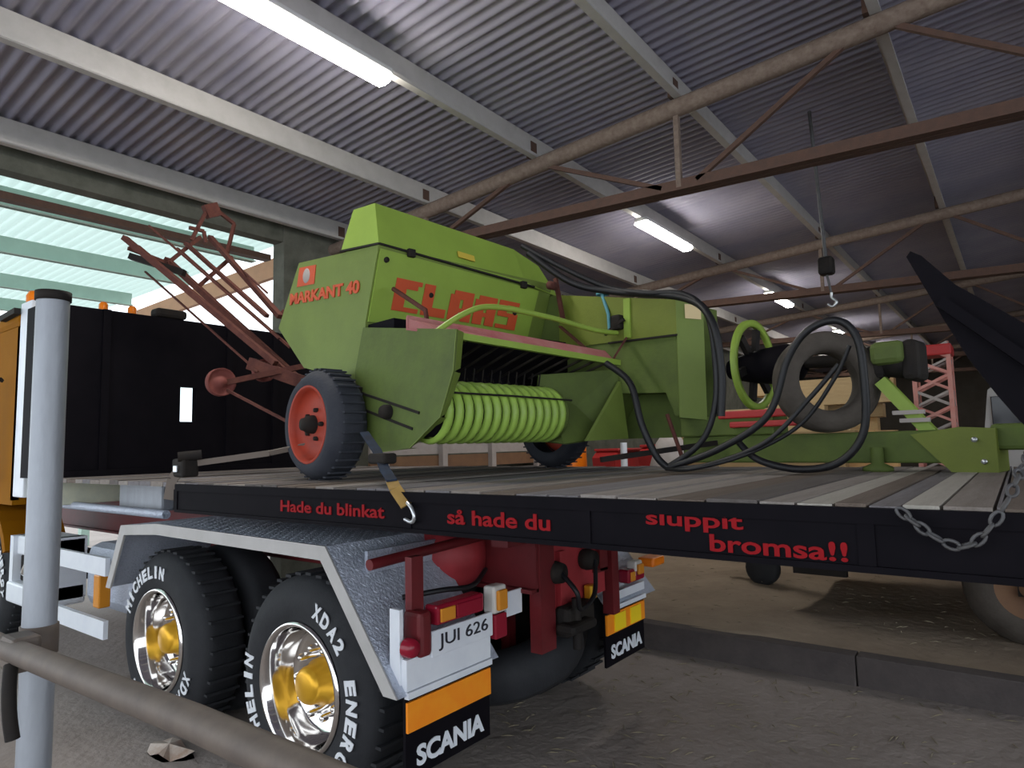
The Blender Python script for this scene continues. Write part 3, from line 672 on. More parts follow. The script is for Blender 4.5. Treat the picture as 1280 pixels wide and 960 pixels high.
# wind board: green angle bar with faded red board behind
B.part('wind_board', MB().hull([(0.60, 0.08, 0.745), (0.60, 1.42, 0.705), (0.52, 1.42, 0.785), (0.36, -0.06, 0.868), (0.36, -0.06, 0.80)], [(0.588, 0.08, 0.735), (0.588, 1.42, 0.695), (0.508, 1.42, 0.775), (0.348, -0.06, 0.858), (0.348, -0.06, 0.79)]), 'faded_red', None, 'faded red board')
B.part('front_bar', MB().bar((0.615, 0.06, 0.735), (0.615, 1.44, 0.695), 0.03, 0.035), 'lime_bright')
for i in range(11): B.part('guide_finger', MB().bar((0.59, 0.15+i*0.12, 0.725-0.003*i), (0.22, 0.15+i*0.12, 0.60), 0.012), 'dark')
B.part('lift_tube', MB().tube(catmull([(0.50, -0.02, 0.74), (0.56, 0.16, 0.87), (0.58, 0.36, 0.93), (0.60, 0.80, 0.92), (0.62, 1.18, 0.885), (0.62, 1.42, 0.89)]), 0.016, 10), 'lime_bright', None, 'pale green bent tube')
B.part('lever', MB().tube([(0.0, 0.10, 1.10), (0.28, 0.12, 0.93), (0.30, 0.12, 0.82)], 0.014, 8), 'rust_red')
B.part('stay_rod', MB().bar((0.50, 1.36, 0.73), (0.15, 1.40, 1.0), 0.03, 0.012).bar((0.60, 1.40, 0.72), (0.66, 1.47, 0.86), 0.02, 0.012), 'rust_red')
# far side pickup plate
B.part('pickup_side_plate', MB().hull([(0.30, 1.0, 0.62), (0.56, 1.50, 0.66), (0.57, 1.48, 0.22), (0.50, 1.02, 0.17), (0.25, 1.0, 0.2)], [(0.27, 1.02, 0.62), (0.53, 1.52, 0.66), (0.54, 1.50, 0.22), (0.47, 1.04, 0.17), (0.22, 1.02, 0.2)]), 'lime_dark')
B.part('gusset', MB().hull([(0.57, 1.48, 0.58), (0.60, 1.50, 0.20), (0.545, 1.14, 0.19)], [(0.58, 1.50, 0.58), (0.61, 1.52, 0.20), (0.555, 1.16, 0.19)]), 'lime')
# bale chamber on the far side, running forward
chm = [(-0.38, 1.27), (0.0, 1.265), (1.04, 1.045), (1.02, 0.33), (0.98, 0.33), (0.92, 0.48), (0.58, 0.50), (0.40, 0.25), (-1.35, 0.25), (-1.35, 0.80), (-0.38, 0.9)]
cm = B.part('bale_chamber', MB().prism(chm, 'y', 1.50, 1.98), 'lime_dark')
B.part('lower_panel', MB().box(0.38, 1.0, 1.72, 1.74, 0.20, 0.52), 'lime_dark', cm)
B.part('upper_cover', MB().hull([(0.06, 1.49, 1.255), (1.035, 1.49, 1.05), (1.03, 1.49, 0.835), (0.06, 1.49, 0.86)], [(0.06, 1.505, 1.255), (1.035, 1.505, 1.05), (1.03, 1.505, 0.835), (0.06, 1.505, 0.86)]), 'olive', cm)
B.part('cover_strip', MB().bar((0.665, 1.485, 1.12), (0.66, 1.485, 0.86), 0.05, 0.014), 'lime_bright', cm)
B.part('seam', MB().bar((0.50, 1.486, 0.845), (1.03, 1.486, 0.83), 0.012, 0.012), 'dark', cm)
B.part('front_post', MB().hull([(1.03, 1.485, 1.05), (1.15, 1.60, 1.03), (1.14, 1.60, 0.30), (1.02, 1.485, 0.32)], [(1.0, 1.52, 1.05), (1.10, 1.66, 1.03), (1.09, 1.66, 0.30), (0.99, 1.52, 0.32)]), 'lime', cm)
B.part('sticker', MB().hull([(1.07, 1.518, 1.02), (1.14, 1.588, 1.01), (1.14, 1.588, 0.92), (1.07, 1.518, 0.93)], [(1.072, 1.514, 1.02), (1.142, 1.584, 1.01), (1.142, 1.584, 0.92), (1.072, 1.514, 0.93)]), 'sticker_cream', cm)
B.part('grease_cap', MB().lathe([(0.0, 0.045), (0.04, 0.05), (0.06, 0.03), (0.06, 0.0)], (0.44, 1.52, 1.19), 'z', 14).tube([(0.45, 1.50, 1.19), (0.52, 1.47, 1.04), (0.54, 1.45, 0.92)], 0.012, 8), 'blue_cap', cm)
B.part('linkage', MB().bbox(0.55, 0.63, 1.44, 1.50, 0.92, 1.02, 0.015).bar((0.5, 1.45, 0.90), (0.66, 1.45, 0.98), 0.02), 'dark', cm)
B.part('bracket', MB().bar((0.10, 1.42, 1.36), (0.16, 1.42, 1.05), 0.03, 0.02).lathe([(-0.03, 0), (-0.03, 0.03), (0.03, 0.03), (0.03, 0)], (0.10, 1.38, 1.30), 'y', 16), 'rust_red', cm)
# flywheel, PTO shaft, gearbox
fw = B.part('flywheel', MB().lathe([(0.0, 0.285), (0.03, 0.285), (0.03, 0.243), (0.0, 0.243), (0.0, 0.285)], (1.30, 1.90, 0.64), 'x', 48), 'lime_bright', None, 'light green flywheel ring')
for k in range(3):
    a = k*PI/3+0.3; B.part('spoke', MB().bar((1.317, 1.90-0.23*math.cos(a), 0.64-0.23*math.sin(a)), (1.317, 1.90+0.23*math.cos(a), 0.64+0.23*math.sin(a)), 0.03, 0.05), 'dark', fw)
B.part('shaft_guard', MB().lathe([(1.18, 0.06), (1.30, 0.09), (1.42, 0.11), (1.55, 0.12), (1.62, 0.10), (1.66, 0.05)], (0, 1.85, 0.62), 'x', 20), 'black')
B.part('drive_shaft', MB().tube([(1.6, 1.85, 0.62), (2.1, 1.75, 0.58)], 0.035, 12), 'dark')
B.part('shaft_joint', MB().bbox(2.02, 2.12, 1.66, 1.80, 0.47, 0.65, 0.03).lathe([(2.10, 0.05), (2.12, 0.08), (2.20, 0.09), (2.24, 0.06), (2.24, 0)], (0, 1.73, 0.56), 'x', 16).bbox(2.2, 2.28, 1.64, 1.84, 0.45, 0.66, 0.03), 'dark')
B.part('joint_cover', MB().bbox(2.06, 2.22, 1.62, 1.74, 0.54, 0.66, 0.03), 'lime_dark')
B.part('shaft_stand', MB().bar((2.10, 1.66, 0.46), (2.34, 1.66, 0.14), 0.05, 0.06), 'lime_bright', None, 'light green strut')
B.part('jack_pins', MB().bar((2.16, 1.60, 0.29), (2.30, 1.60, 0.29), 0.02).bar((2.19, 1.60, 0.25), (2.32, 1.60, 0.25), 0.02), 'pale_board')
# drawbar
db = MB().bbox(0.95, 2.42, 1.62, 1.78, 0.04, 0.20, 0.01).bbox(0.95, 1.55, 1.60, 1.80, 0.20, 0.32, 0.01)
dbo = B.part('drawbar', db, 'lime_dark')
B.part('hitch_plate', MB().prism([(2.24, 0.18), (2.44, 0.21), (2.58, 0.20), (2.58, 0.0), (2.40, 0.0)], 'y', 1.56, 1.82), 'olive', dbo)
B.part('tow_eye', MB().bbox(2.55, 3.0, 1.60, 1.76, 0.10, 0.22, 0.02).lathe([(-0.03, 0.06), (0.03, 0.06), (0.03, 0.12), (-0.03, 0.12), (-0.03, 0.06)], (3.05, 1.68, 0.16), 'z', 20), 'lime_dark', dbo)
B.part('bolt', MB().lathe([(0.0, 0), (0.0, 0.012), (0.03, 0.012)], (2.53, 1.545, 0.05), 'y', 10).lathe([(0.0, 0), (0.0, 0.012), (0.03, 0.012)], (2.50, 1.54, 0.15), 'y', 10), 'steel', dbo)
B.part('red_guard', MB().bbox(1.22, 1.72, 1.58, 1.62, 0.30, 0.345, 0.008).bbox(1.30, 1.74, 1.56, 1.60, 0.245, 0.28, 0.008), 'impl_red')
B.part('jack_foot', MB().lathe([(0.0, 0.0), (0.0, 0.07), (0.02, 0.07), (0.04, 0.03), (0.12, 0.03)], (2.08, 1.58, 0.0), 'z', 16), 'lime_dark', dbo)
# wheels
def baler_wheel(cx, cy, z, R, w_, side_):
    fl = Matrix.Identity(3) if side_ < 0 else Matrix.Rotation(PI, 3, 'Z')
    t = B.part('tyre', MB().lathe([(0.02, 0.205), (0.0, 0.225), (-0.006, 0.26), (0.02, R-0.03), (0.05, R-0.006), (0.07, R), (w_-0.07, R), (w_-0.05, R-0.006), (w_-0.02, R-0.03), (w_, 0.26), (w_-0.02, 0.205)], (cx, cy, z), 'y', 48, mtx=fl), 'rubber_dusty')
    tr_ = MB()
    for k in range(36):
        a = k*2*PI/36; c_, s_ = math.cos(a)*(R+0.002), math.sin(a)*(R+0.002)
        q = Vector((cx, cy, z))
        tr_.bar(q+fl @ Vector((c_, 0.05, s_)), q+fl @ Vector((c_, w_-0.05, s_)), 0.03, 0.010)
    B.part('tread', tr_, 'rubber_dusty', t)
    B.part('rim', MB().lathe([(0.005, 0.228), (-0.004, 0.222), (0.0, 0.210), (0.03, 0.200), (0.055, 0.185), (0.06, 0.12), (0.045, 0.07), (0.04, 0.05)], (cx, cy, z), 'y', 40, mtx=fl), 'wheel_red', t, 'red wheel rim')
    B.part('hub', MB().lathe([(0.05, 0.055), (0.0, 0.05), (-0.01, 0.04), (-0.03, 0.035), (-0.035, 0.0)], (cx, cy, z), 'y', 20, mtx=fl), 'dark', t)
    n0 = None
    for k in range(5):
        a = k*2*PI/5; d_ = fl @ Vector((0.085*math.cos(a), 0, 0.085*math.sin(a)))
        if n0 is None: n0 = B.part('wheel_nut', MB().lathe([(0.055, 0.014), (0.03, 0.012), (0.03, 0)], Vector((cx, cy, z))+d_, 'y', 8, mtx=fl), 'dark', t); d0 = d_
        else: c_ = n0.copy(); COL.objects.link(c_); c_.parent = t; c_.location = n0.location+d_-d0
baler_wheel(-0.33, -0.27, 0.318, 0.318, 0.235, -1)
baler_wheel(-0.20, 1.80, 0.318, 0.318, 0.20, 1)
B.part('axle', MB().bar((-0.33, -0.05, 0.32), (-0.25, 1.6, 0.34), 0.08), 'dark')
# bale chute: rusty red frame rising behind (given in world, turned into the baler frame)
RI = Matrix.Rotation(math.radians(8), 3, 'Z'); OW = Vector((-2.86, 2.5, 1.5))
def L(p): return RI @ (Vector(p)-OW)
ctop = {'A': (-5.7, 2.27, 3.44), 'B': (-5.7, 2.61, 3.33), 'C': (-5.7, 2.77, 3.51), 'D': (-5.7, 2.99, 3.62), 'E': (-5.7, 2.46, 3.59), 'F': (-5.7, 3.09, 3.52), 'G': (-5.7, 2.44, 3.19), 'H': (-5.7, 2.37, 3.39), 'I': (-5.7, 2.70, 3.45)}
cbot = {'A': (-4.35, 2.80, 2.32), 'B': (-4.35, 3.02, 2.20), 'C': (-4.5, 2.82, 2.70), 'D': (-4.45, 2.90, 2.70), 'E': (-4.4, 2.86, 2.52), 'F': (-4.5, 2.82, 2.88), 'G': (-4.45, 2.72, 2.26), 'H': (-4.35, 2.89, 2.27), 'I': (-4.4, 2.96, 2.46)}
wid = {'A': 0.05, 'B': 0.055, 'C': 0.035, 'D': 0.045, 'E': 0.018, 'F': 0.014, 'G': 0.016, 'H': 0.04, 'I': 0.022}
cf = None
for k in 'BACDEFGHI':
    m_ = MB().bar(L(ctop[k]), L(cbot[k]), wid[k], wid[k]*0.8)
    if cf is None: cf = B.part('bale_chute', m_, 'rust_red', None, 'rusty red bale chute of rods and bars')
    else: B.part('rod', m_, 'rust_red', cf)
for (p, q) in (((-5.7, 2.30, 3.36), (-5.7, 2.62, 3.30)), ((-5.64, 2.59, 3.28), (-5.7, 2.90, 3.60)), ((-5.35, 2.72, 3.06), (-5.45, 3.06, 3.40)), ((-5.70, 2.82, 3.55), (-5.70, 2.98, 3.92)),
               ((-5.7, 2.98, 3.92), (-5.7, 3.22, 3.80)), ((-5.7, 3.22, 3.80), (-5.6, 3.10, 3.48)), ((-5.7, 2.80, 3.66), (-5.7, 2.93, 3.66)), ((-5.7, 2.93, 3.66), (-5.7, 2.95, 3.56))):
    B.part('cross_bar', MB().bar(L(p), L(q), 0.028), 'rust_red', cf)
B.part('end_block', MB().bar(L((-5.72, 2.33, 3.30)), L((-5.4, 2.62, 3.16)), 0.07, 0.05), 'dark', cf)
B.part('end_block', MB().bar(L((-5.7, 2.94, 3.84)), L((-5.7, 3.06, 3.90)), 0.06, 0.12), 'rust_red', cf)
for (c, rr) in (((-4.5, 2.46, 2.17), 0.10), ((-4.5, 2.80, 2.28), 0.085)):
    p = L(c); B.part('tension_roller', MB().lathe([(-0.03, 0.0), (-0.03, rr*0.35), (-0.01, rr*0.4), (-0.01, rr*0.85), (-0.03, rr), (0.03, rr), (0.03, 0.0)], p, 'x', 24, mtx=Matrix.Rotation(PI, 3, 'Z')), 'roller_red', cf)
B.part('roller_arm', MB().bar(L((-4.5, 2.50, 2.17)), L((-4.2, 2.95, 2.3)), 0.04).bar(L((-4.5, 2.50, 2.12)), L((-3.9, 2.62, 1.86)), 0.018), 'rust_red', cf)
B.part('chute_mount', MB().bar(L((-4.55, 2.72, 2.33)), L((-3.85, 3.05, 2.05)), 0.08, 0.09).bar(L((-4.5, 2.95, 2.75)), L((-4.0, 3.3, 2.3)), 0.05), 'rust_red', cf)
# hoses that belong to the baler
def W(*ps): return [L(p) for p in ps]
for (pts, rr) in (
    ([(-2.55, 3.48, 3.00), (-2.25, 3.52, 2.80), (-1.95, 3.55, 2.63), (-1.70, 3.52, 2.55), (-1.45, 3.50, 2.50), (-1.30, 3.45, 2.36), (-1.255, 3.42, 2.10), (-1.27, 3.42, 1.85), (-1.36, 3.42, 1.66), (-1.55, 3.40, 1.53)], 0.017),
    ([(-2.50, 3.48, 2.94), (-2.20, 3.52, 2.70), (-1.92, 3.55, 2.60), (-1.45, 3.50, 2.48), (-1.27, 3.43, 2.32), (-1.225, 3.42, 2.05), (-1.24, 3.42, 1.80)], 0.022),
    ([(-1.90, 3.40, 2.14), (-1.74, 3.38, 2.01), (-1.67, 3.36, 1.78), (-1.60, 3.38, 1.60), (-1.54, 3.40, 1.53)], 0.020),
    ([(-1.54, 3.40, 1.53), (-1.25, 3.40, 1.63), (-0.99, 3.38, 1.79), (-0.88, 3.38, 2.06), (-0.78, 3.38, 2.19), (-0.65, 3.38, 2.225), (-0.57, 3.38, 2.14), (-0.55, 3.38, 1.95), (-0.57, 3.40, 1.70), (-0.68, 3.40, 1.56), (-0.86, 3.40, 1.525), (-1.05, 3.40, 1.57), (-1.16, 3.44, 1.66)], 0.018),
    ([(-1.54, 3.38, 1.525), (-1.36, 3.30, 1.53), (-1.10, 3.36, 1.60), (-0.85, 3.42, 1.74), (-0.68, 3.40, 1.95), (-0.60, 3.38, 2.10)], 0.010),
    ([(-1.50, 3.40, 1.53), (-1.30, 3.38, 1.55), (-1.0, 3.36, 1.66), (-0.80, 3.40, 1.86), (-0.66, 3.42, 2.02)], 0.012)):
    B.part('hose', MB().tube(catmull(W(*pts), 8), rr, 8), 'hose')
B.part('support_rod', MB().tube(W((-1.60, 3.55, 1.83), (-1.50, 3.55, 1.52)), 0.012, 8), 'rust_red')
B.part('parking_stand', MB().bar(L((-1.9, 3.30, 1.58)), L((-1.45, 3.9, 1.66)), 0.03), 'dark')

# =================================================================== OLD TYRE ON THE DRAWBAR
tc_ = Vector((-0.80, 3.80, 1.97)); n_ = Vector((0.55, -0.83, 0.05)).normalized()
up = Vector((0, 0, 1)); ex = up.cross(n_).normalized(); ez = n_.cross(ex)
mt = Matrix(((n_.x, ex.x, ez.x), (n_.y, ex.y, ez.y), (n_.z, ex.z, ez.z)))
solo('old_tyre', MB().lathe([(0.03, 0.155), (0.075, 0.165), (0.085, 0.20), (0.07, 0.25), (0.04, 0.268), (-0.04, 0.268), (-0.07, 0.25), (-0.085, 0.20), (-0.075, 0.165), (-0.03, 0.155), (0.03, 0.155)], tc_, 'x', 44, mtx=mt),
     'rubber_brown', 'worn brownish tyre without rim propped upright above the green drawbar', 'tyre')

# =================================================================== STRAPS AND CHAIN
def strap(name, segs, label):
    t = Thing(name, segs[0][0][0], label, 'strap')
    for (pts, wd, m, nm) in segs:
        mb = MB()
        for a, b in zip(pts[:-1], pts[1:]):
            a, b = Vector(a), Vector(b); d = (b-a).normalized(); s_ = Vector((0.75, 0.6, 0)); s_ = (s_-d*s_.dot(d)).normalized()*wd/2; n2 = d.cross(s_).normalized()*0.004
            mb.hull([a+s_+n2, a-s_+n2, a-s_-n2, a+s_-n2], [b+s_+n2, b-s_+n2, b-s_-n2, b+s_-n2])
        t.part(nm, mb, m)
    return t
ts = strap('ratchet_strap', [([(-1.99, 1.882, 1.44), (-2.06, 1.885, 1.505), (-2.14, 1.94, 1.53)], 0.05, 'strap_yellow', 'yellow_webbing'),
    ([(-2.13, 1.93, 1.535), (-2.25, 2.0, 1.575), (-2.50, 2.17, 1.66), (-2.81, 2.35, 1.76)], 0.045, 'strap_blue', 'dark_webbing')],
    'yellow and dark tie-down strap hooked on the deck edge beside the red wheel')
ts.part('hook', MB().tube(catmull([(-1.99, 1.885, 1.45), (-1.955, 1.875, 1.43), (-1.94, 1.875, 1.395), (-1.96, 1.88, 1.375), (-2.0, 1.88, 1.385)]), 0.008, 8), 'steel')
ts.part('ratchet', MB().bbox(-2.42, -2.30, 2.04, 2.12, 1.60, 1.65, 0.012), 'dark')
t2 = strap('load_strap', [([(-3.96, 1.93, 1.60), (-3.55, 2.25, 1.66), (-3.25, 2.42, 1.72)], 0.035, 'strap_grey', 'grey_webbing'), ([(-4.02, 1.89, 1.40), (-4.0, 1.90, 1.52), (-3.94, 1.95, 1.62)], 0.06, 'strap_grey', 'webbing_tail')],
    'grey tie-down strap with ratchet at the front left of the deck')
t2.part('ratchet', MB().bbox(-4.02, -3.88, 1.90, 2.0, 1.53, 1.64, 0.015).tube([(-3.92, 1.89, 1.65), (-3.86, 2.0, 1.66)], 0.03, 10), 'dark')
t2.part('ratchet_handle', MB().bbox(-3.97, -3.93, 1.885, 1.90, 1.56, 1.60, 0.004), 'steel')
# chain hanging over the deck edge
ck = Thing('chain', (-0.05, 1.86, 1.5), 'steel chain looping over the deck edge under the green hitch', 'chain')
path = catmull([(0.05, 2.35, 1.68), (0.0, 1.98, 1.60), (-0.03, 1.86, 1.53), (-0.075, 1.845, 1.455), (-0.12, 1.845, 1.415), (-0.17, 1.845, 1.43), (-0.22, 1.85, 1.47), (-0.26, 1.86, 1.505)], 5)
acc = 0; last = path[0]; pts = [path[0]]
for p in path[1:]:
    if (p-pts[-1]).length >= 0.024: pts.append(p)
for i in range(len(pts)-1):
    a, b = pts[i], pts[i+1]; d = (b-a).normalized(); c = (a+b)/2
    s_ = d.cross(Vector((0, 1, 0.2))).normalized(); 
    if i % 2: s_ = d.cross(s_).normalized()
    ring = [c+d*0.018*math.cos(t)*1.0+s_*0.010*math.sin(t) for t in [k*2*PI/12 for k in range(12)]]
    ck.part('chain_link', MB().tube(ring, 0.0042, 6, closed=True), 'chain')

# =================================================================== FOREGROUND RAILING
R_ = Thing('pipe_railing', (-2.23, 0.70, 0), 'galvanised pipe post with a horizontal rail in the foreground', 'railing')
R_.part('post', MB().lathe([(0.0, 0.042), (2.14, 0.042), (2.15, 0.040), (2.15, 0.033), (2.05, 0.033)], (-2.23, 0.70, 0), 'z', 28), 'galv', None, 'galvanised steel post')
R_.part('rail', MB().tube([(-5.5, 0.615, 1.13), (-2.26, 0.615, 1.16), (-1.2, 0.615, 1.198), (0.9, 0.615, 1.22)], 0.029, 20), 'rail', None, 'worn horizontal steel rail')
R_.part('clamp', MB().lathe([(1.12, 0.042), (1.12, 0.047), (1.20, 0.047), (1.20, 0.042)], (-2.23, 0.70, 0), 'z', 24).bbox(-2.20, -2.10, 0.60, 0.67, 1.11, 1.20, 0.012), 'rail')
R_.part('post_cap_rim', MB().lathe([(2.125, 0.042), (2.125, 0.046), (2.152, 0.046), (2.152, 0.04)], (-2.23, 0.70, 0), 'z', 24), 'dark')
for px in (-5.4, 0.8): R_.part('post', MB().tube([(px, 0.70, 0), (px, 0.70, 1.3)], 0.042, 16), 'galv')
R_.part('wire_tie', MB().tube(catmull([(-2.10, 0.60, 1.14), (-2.07, 0.59, 1.08), (-2.055, 0.59, 1.02), (-2.045, 0.595, 0.97)]), [0.016]*19, 8), 'dark')

# =================================================================== BACKGROUND THINGS
def mp(s): return s
# timber pile behind the truck
random.seed(11)
k = 0
ORD = ['lowest', 'second', 'third', 'fourth', 'fifth', 'sixth', 'seventh', 'eighth', 'ninth', 'tenth', 'eleventh', 'twelfth', 'topmost']
for layer in range(13):
    zz = 0.22+layer*0.172; n = 4 if layer < 10 else 3
    for j in range(n):
        x0 = -4.08+random.uniform(0.0, 0.35)+(0.7 if layer > 8 else 0)+(0.4 if layer > 10 else 0); x1 = -1.15-random.uniform(0.0, 0.9)
        yy = 9.5+j*0.26+random.uniform(-0.02, 0.02)
        solo('timber_plank', MB().box(x0, x1, yy-0.11, yy+0.11, zz, zz+0.17), 'timber', '%s sawn beam of the %s layer in the timber pile' % (['front', 'second', 'third', 'rear'][j], ORD[layer]), 'beam', 'beams in the timber pile')
# white sack leaning at the end of the pile
mb = MB().lathe([(0.0, 0.0), (0.0, 0.20), (0.10, 0.26), (0.6, 0.27), (1.2, 0.25), (1.5, 0.20), (1.62, 0.12), (1.68, 0.05), (1.70, 0.0)], (-3.93, 8.75, 0.16), 'z', 20)
for p in mb.v: p.x += 0.03*math.sin(p.z*9+p.y*7); p.y += 0.03*math.sin(p.z*8+p.x*9)
solo('white_sack', mb, 'sack', 'tall greyish white sack standing beside the timber pile', 'sack')
# red implement
for (xc, wd, zt, lab) in ((-4.39, 0.42, 1.60, 'red farm implement with rounded hopper beside the white sack'), (-5.20, 0.40, 1.55, 'small red implement hopper left of the white post')):
    I = Thing('farm_implement', (xc, 9.6, 0.15), lab, 'implement', 'red implements behind the truck')
    I.part('hopper', MB().prism([(9.2, zt-0.75), (9.1, zt-0.1), (9.25, zt), (9.95, zt), (10.1, zt-0.1), (10.0, zt-0.75), (9.7, zt-0.95), (9.5, zt-0.95)], 'x', xc-wd/2, xc+wd/2), 'impl_red')
    I.part('lid', MB().bbox(xc-wd/2-0.02, xc+wd/2+0.02, 9.2, 10.0, zt, zt+0.04, 0.01), 'impl_red')
    for s_ in (-1, 1): I.part('leg', MB().bar((xc+s_*wd*0.4, 9.4, 0.16), (xc+s_*wd*0.4, 9.4, zt-0.7), 0.06).bar((xc+s_*wd*0.4, 9.8, 0.16), (xc+s_*wd*0.4, 9.8, zt-0.7), 0.06), 'dark')
solo('white_post', MB().tube([(-4.57, 8.6, 0.1), (-4.57, 8.6, 1.68)], 0.05, 14), 'white', 'white round post beside the red implement', 'post')
solo('orange_drum', MB().lathe([(0, 0), (0, 0.28), (0.05, 0.29), (0.45, 0.28), (0.5, 0.29), (0.9, 0.28), (0.95, 0.27), (0.95, 0.0)], (-5.95, 9.3, 0.72), 'z', 24).lathe([(0.0, 0.3), (0.55, 0.3)], (-5.95, 9.3, 0.15), 'z', 12), 'beacon', 'orange drum standing behind the baler', 'drum')
# board fence along the left wall, seen under the baler
fn = Thing('board_fence', (-6.6, 7.5, 0.15), 'low board fence with pale and brown boards behind the baler', 'fence')
for (z0, z1, m) in ((1.58, 1.74, 'pale_board'), (1.38, 1.56, 'brown_board'), (1.15, 1.33, 'pale_board'), (0.85, 1.05, 'brown_board')): fn.part('board', MB().box(-6.62, -6.58, 5.6, 10.8, z0, z1), m)
for yy in (5.8, 6.9, 8.0, 9.2, 10.6): fn.part('post', MB().box(-6.58, -6.50, yy-0.05, yy+0.05, 0.12, 1.80), 'pale_board')
# red and white lattice mast
mx0, mx1, my0, my1 = -1.02, -0.64, 9.8, 10.15
ms = Thing('lattice_mast', (-0.83, 10.0, 0.15), 'faded red lattice mast standing right of the timber pile', 'mast')
for xx in (mx0, mx1):
    for yy in (my0, my1): ms.part('leg', MB().bar((xx, yy, 0.12), (xx, yy, 2.78), 0.05), 'mast_pink')
for i in range(13):
    z0 = 0.25+i*0.2
    for (p, q) in (((mx0, my0), (mx1, my0)), ((mx0, my1), (mx1, my1)), ((mx0, my0), (mx0, my1)), ((mx1, my0), (mx1, my1))):
        a, b = (p, q) if i % 2 == 0 else (q, p)
        ms.part('brace', MB().bar((a[0], a[1], z0), (b[0], b[1], z0+0.19), 0.035), 'mast_pink' if i % 3 else 'pale_board')
        ms.part('brace', MB().bar((b[0], b[1], z0), (a[0], a[1], z0+0.19), 0.028), 'pale_board' if i % 2 else 'mast_pink')
ms.part('head_plate', MB().bbox(mx0-0.04, mx1+0.04, my0-0.04, my1+0.04, 2.68, 2.82, 0.02), 'impl_red')
# parked van
V = Thing('parked_van', (0.55, 13.0, 0.15), 'grey van parked beyond the timber pile, rear window showing', 'van')
V.part('body', MB().prism([(-0.45, 0.45), (1.55, 0.45), (1.6, 1.2), (1.45, 2.35), (1.3, 2.48), (-0.2, 2.48), (-0.35, 2.35), (-0.5, 1.2)], 'y', 12.4, 16.8), 'van')
V.part('rear_window', MB().bbox(-0.32, 1.42, 12.37, 12.40, 1.70, 2.25, 0.01), 'van_glass')
V.part('bumper', MB().bbox(-0.45, 1.55, 12.28, 12.4, 0.45, 0.65, 0.03), 'dark')
for s_ in (-0.35, 1.38): V.part('tail_light', MB().bbox(s_-0.06, s_+0.06, 12.36, 12.40, 1.0, 1.55, 0.01), 'red_lens')
for (xx, yy) in ((-0.35, 13.3), (1.45, 13.3), (-0.35, 15.9), (1.45, 15.9)): V.part('wheel', MB().lathe([(-0.1, 0.0), (-0.1, 0.2), (-0.1, 0.3), (-0.06, 0.33), (0.06, 0.33), (0.1, 0.3), (0.1, 0.0)], (xx, yy, 0.48), 'x', 24), 'rubber')
# low dark farm trailer beyond the kerb
Q = Thing('farm_trailer', (0.5, 7.2, 0.15), 'dark low farm trailer parked beyond the kerb under the deck', 'trailer')
Q.part('body', MB().box(-1.9, 3.2, 6.4, 8.0, 0.72, 1.05), 'dark'); Q.part('side_board', MB().box(-1.9, 3.2, 6.36, 6.40, 0.68, 1.22), 'dark')
Q.part('axle', MB().bar((-0.05, 6.1, 0.55), (-0.05, 8.2, 0.55), 0.1), 'dark')
for (xx, yy) in ((-0.02, 6.05), (-0.02, 8.05)):
    wv = Q.part('tyre', MB().lathe([(0.02, 0.22), (-0.01, 0.3), (0.04, 0.40), (0.10, 0.42), (0.22, 0.40), (0.26, 0.3), (0.24, 0.22)], (xx, yy, 0.56), 'y', 36), 'rubber_brown')
    Q.part('rim', MB().lathe([(0.02, 0.23), (0.06, 0.20), (0.08, 0.08), (0.04, 0.07), (0.04, 0.0)], (xx, yy, 0.56), 'y', 28), 'brown_board', wv)
Q.part('drawbar', MB().bar((-1.9, 7.2, 0.70), (-2.6, 7.2, 0.45), 0.10).bar((-1.75, 6.5, 0.48), (-1.3, 6.5, 0.48), 0.06), 'dark')
Q.part('jockey_wheel', MB().lathe([(-0.06, 0.0), (-0.06, 0.14), (-0.03, 0.17), (0.03, 0.17), (0.06, 0.14), (0.06, 0)], (-2.2, 7.05, 0.36), 'y', 24), 'rubber')
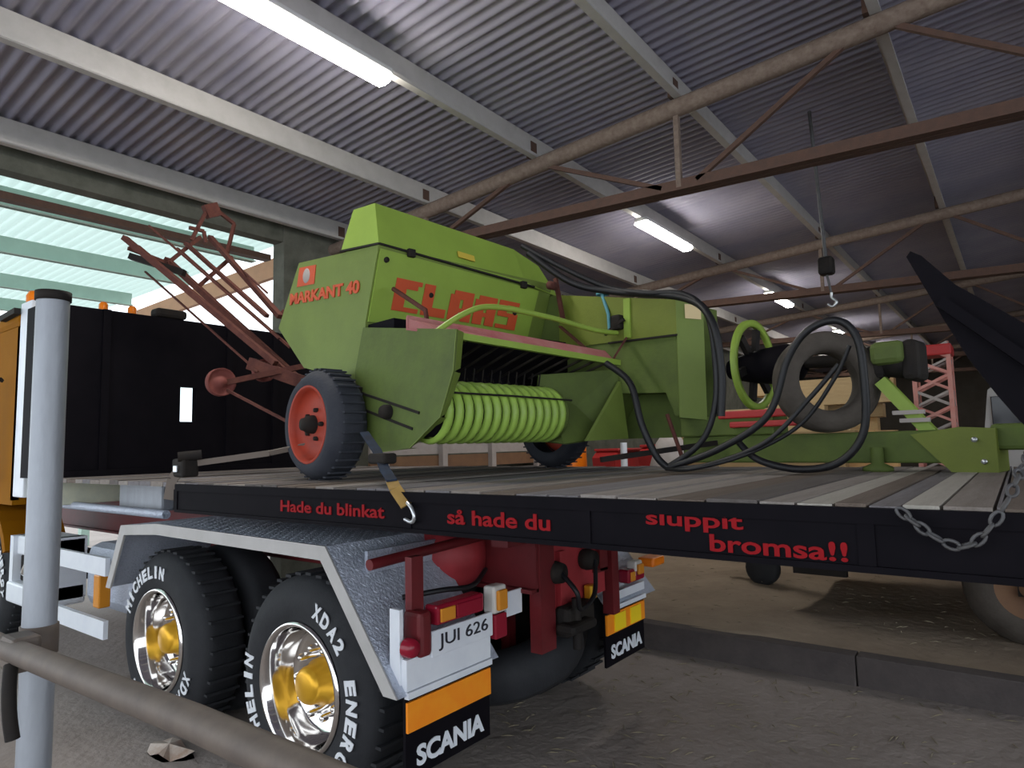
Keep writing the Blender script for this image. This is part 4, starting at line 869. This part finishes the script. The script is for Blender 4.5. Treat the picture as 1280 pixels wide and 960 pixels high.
# chain hoist hanging from the roof
H_ = Thing('chain_hoist', (-1.40, 7.0, 3.0), 'chain hoist hanging from the roof above the old tyre', 'hoist')
H_.part('hoist_body', MB().bbox(-1.47, -1.33, 6.93, 7.07, 3.28, 3.46, 0.03), 'dark')
H_.part('load_chain', MB().tube([(-1.40, 7.0, 3.46), (-1.46, 7.0, zp(-1.4)+0.13)], 0.018, 6).tube([(-1.40, 7.0, 3.28), (-1.37, 7.0, 3.08)], 0.012, 6), 'chain')
H_.part('hook', MB().tube(catmull([(-1.37, 7.0, 3.10), (-1.37, 7.0, 3.05), (-1.33, 7.0, 3.0), (-1.37, 7.0, 2.96), (-1.41, 7.0, 2.99)]), 0.014, 8), 'steel')

# floor litter
random.seed(5)
stw = MB()
for i in range(900):
    if random.random() < 0.55: x = random.uniform(-3.2, 1.0); y = random.uniform(2.2, 5.0); z = 0.004
    else: x = random.uniform(-5.5, 1.0); y = random.uniform(5.25, 9.0); z = 0.235
    a = random.uniform(0, PI); l = random.uniform(0.015, 0.05); d = Vector((math.cos(a), math.sin(a), random.uniform(-.1, .1)))*l; n2 = Vector((-math.sin(a), math.cos(a), 0))*0.003
    c = Vector((x, y, z)); stw.add([c-d-n2, c+d-n2, c+d+n2, c-d+n2, c+Vector((0, 0, 0.006))], [(0, 1, 4), (1, 2, 4), (2, 3, 4), (3, 0, 4)])
solo('straw', stw, 'straw', 'loose straw scattered over the dirt floor', 'straw', kind='stuff')
lf = MB()
for (cx, cy, s_, m) in ((-3.92, 1.88, 0.17, 0),):
    ring = [(cx+s_*(1+0.25*math.sin(3*t))*math.cos(t), cy+0.6*s_*(1+0.2*math.cos(2*t))*math.sin(t), 0.02+0.02*math.sin(4*t)) for t in [k*2*PI/14 for k in range(14)]]
    lf.add(ring+[(cx, cy, 0.05)], [(k, (k+1) % 14, 14) for k in range(14)]); lf.add([(p[0], p[1], 0.0) for p in ring], [list(range(14))])
solo('crumpled_rag', lf, 'leaf', 'pale crumpled rag on the floor in front of the truck wheels', 'rag')
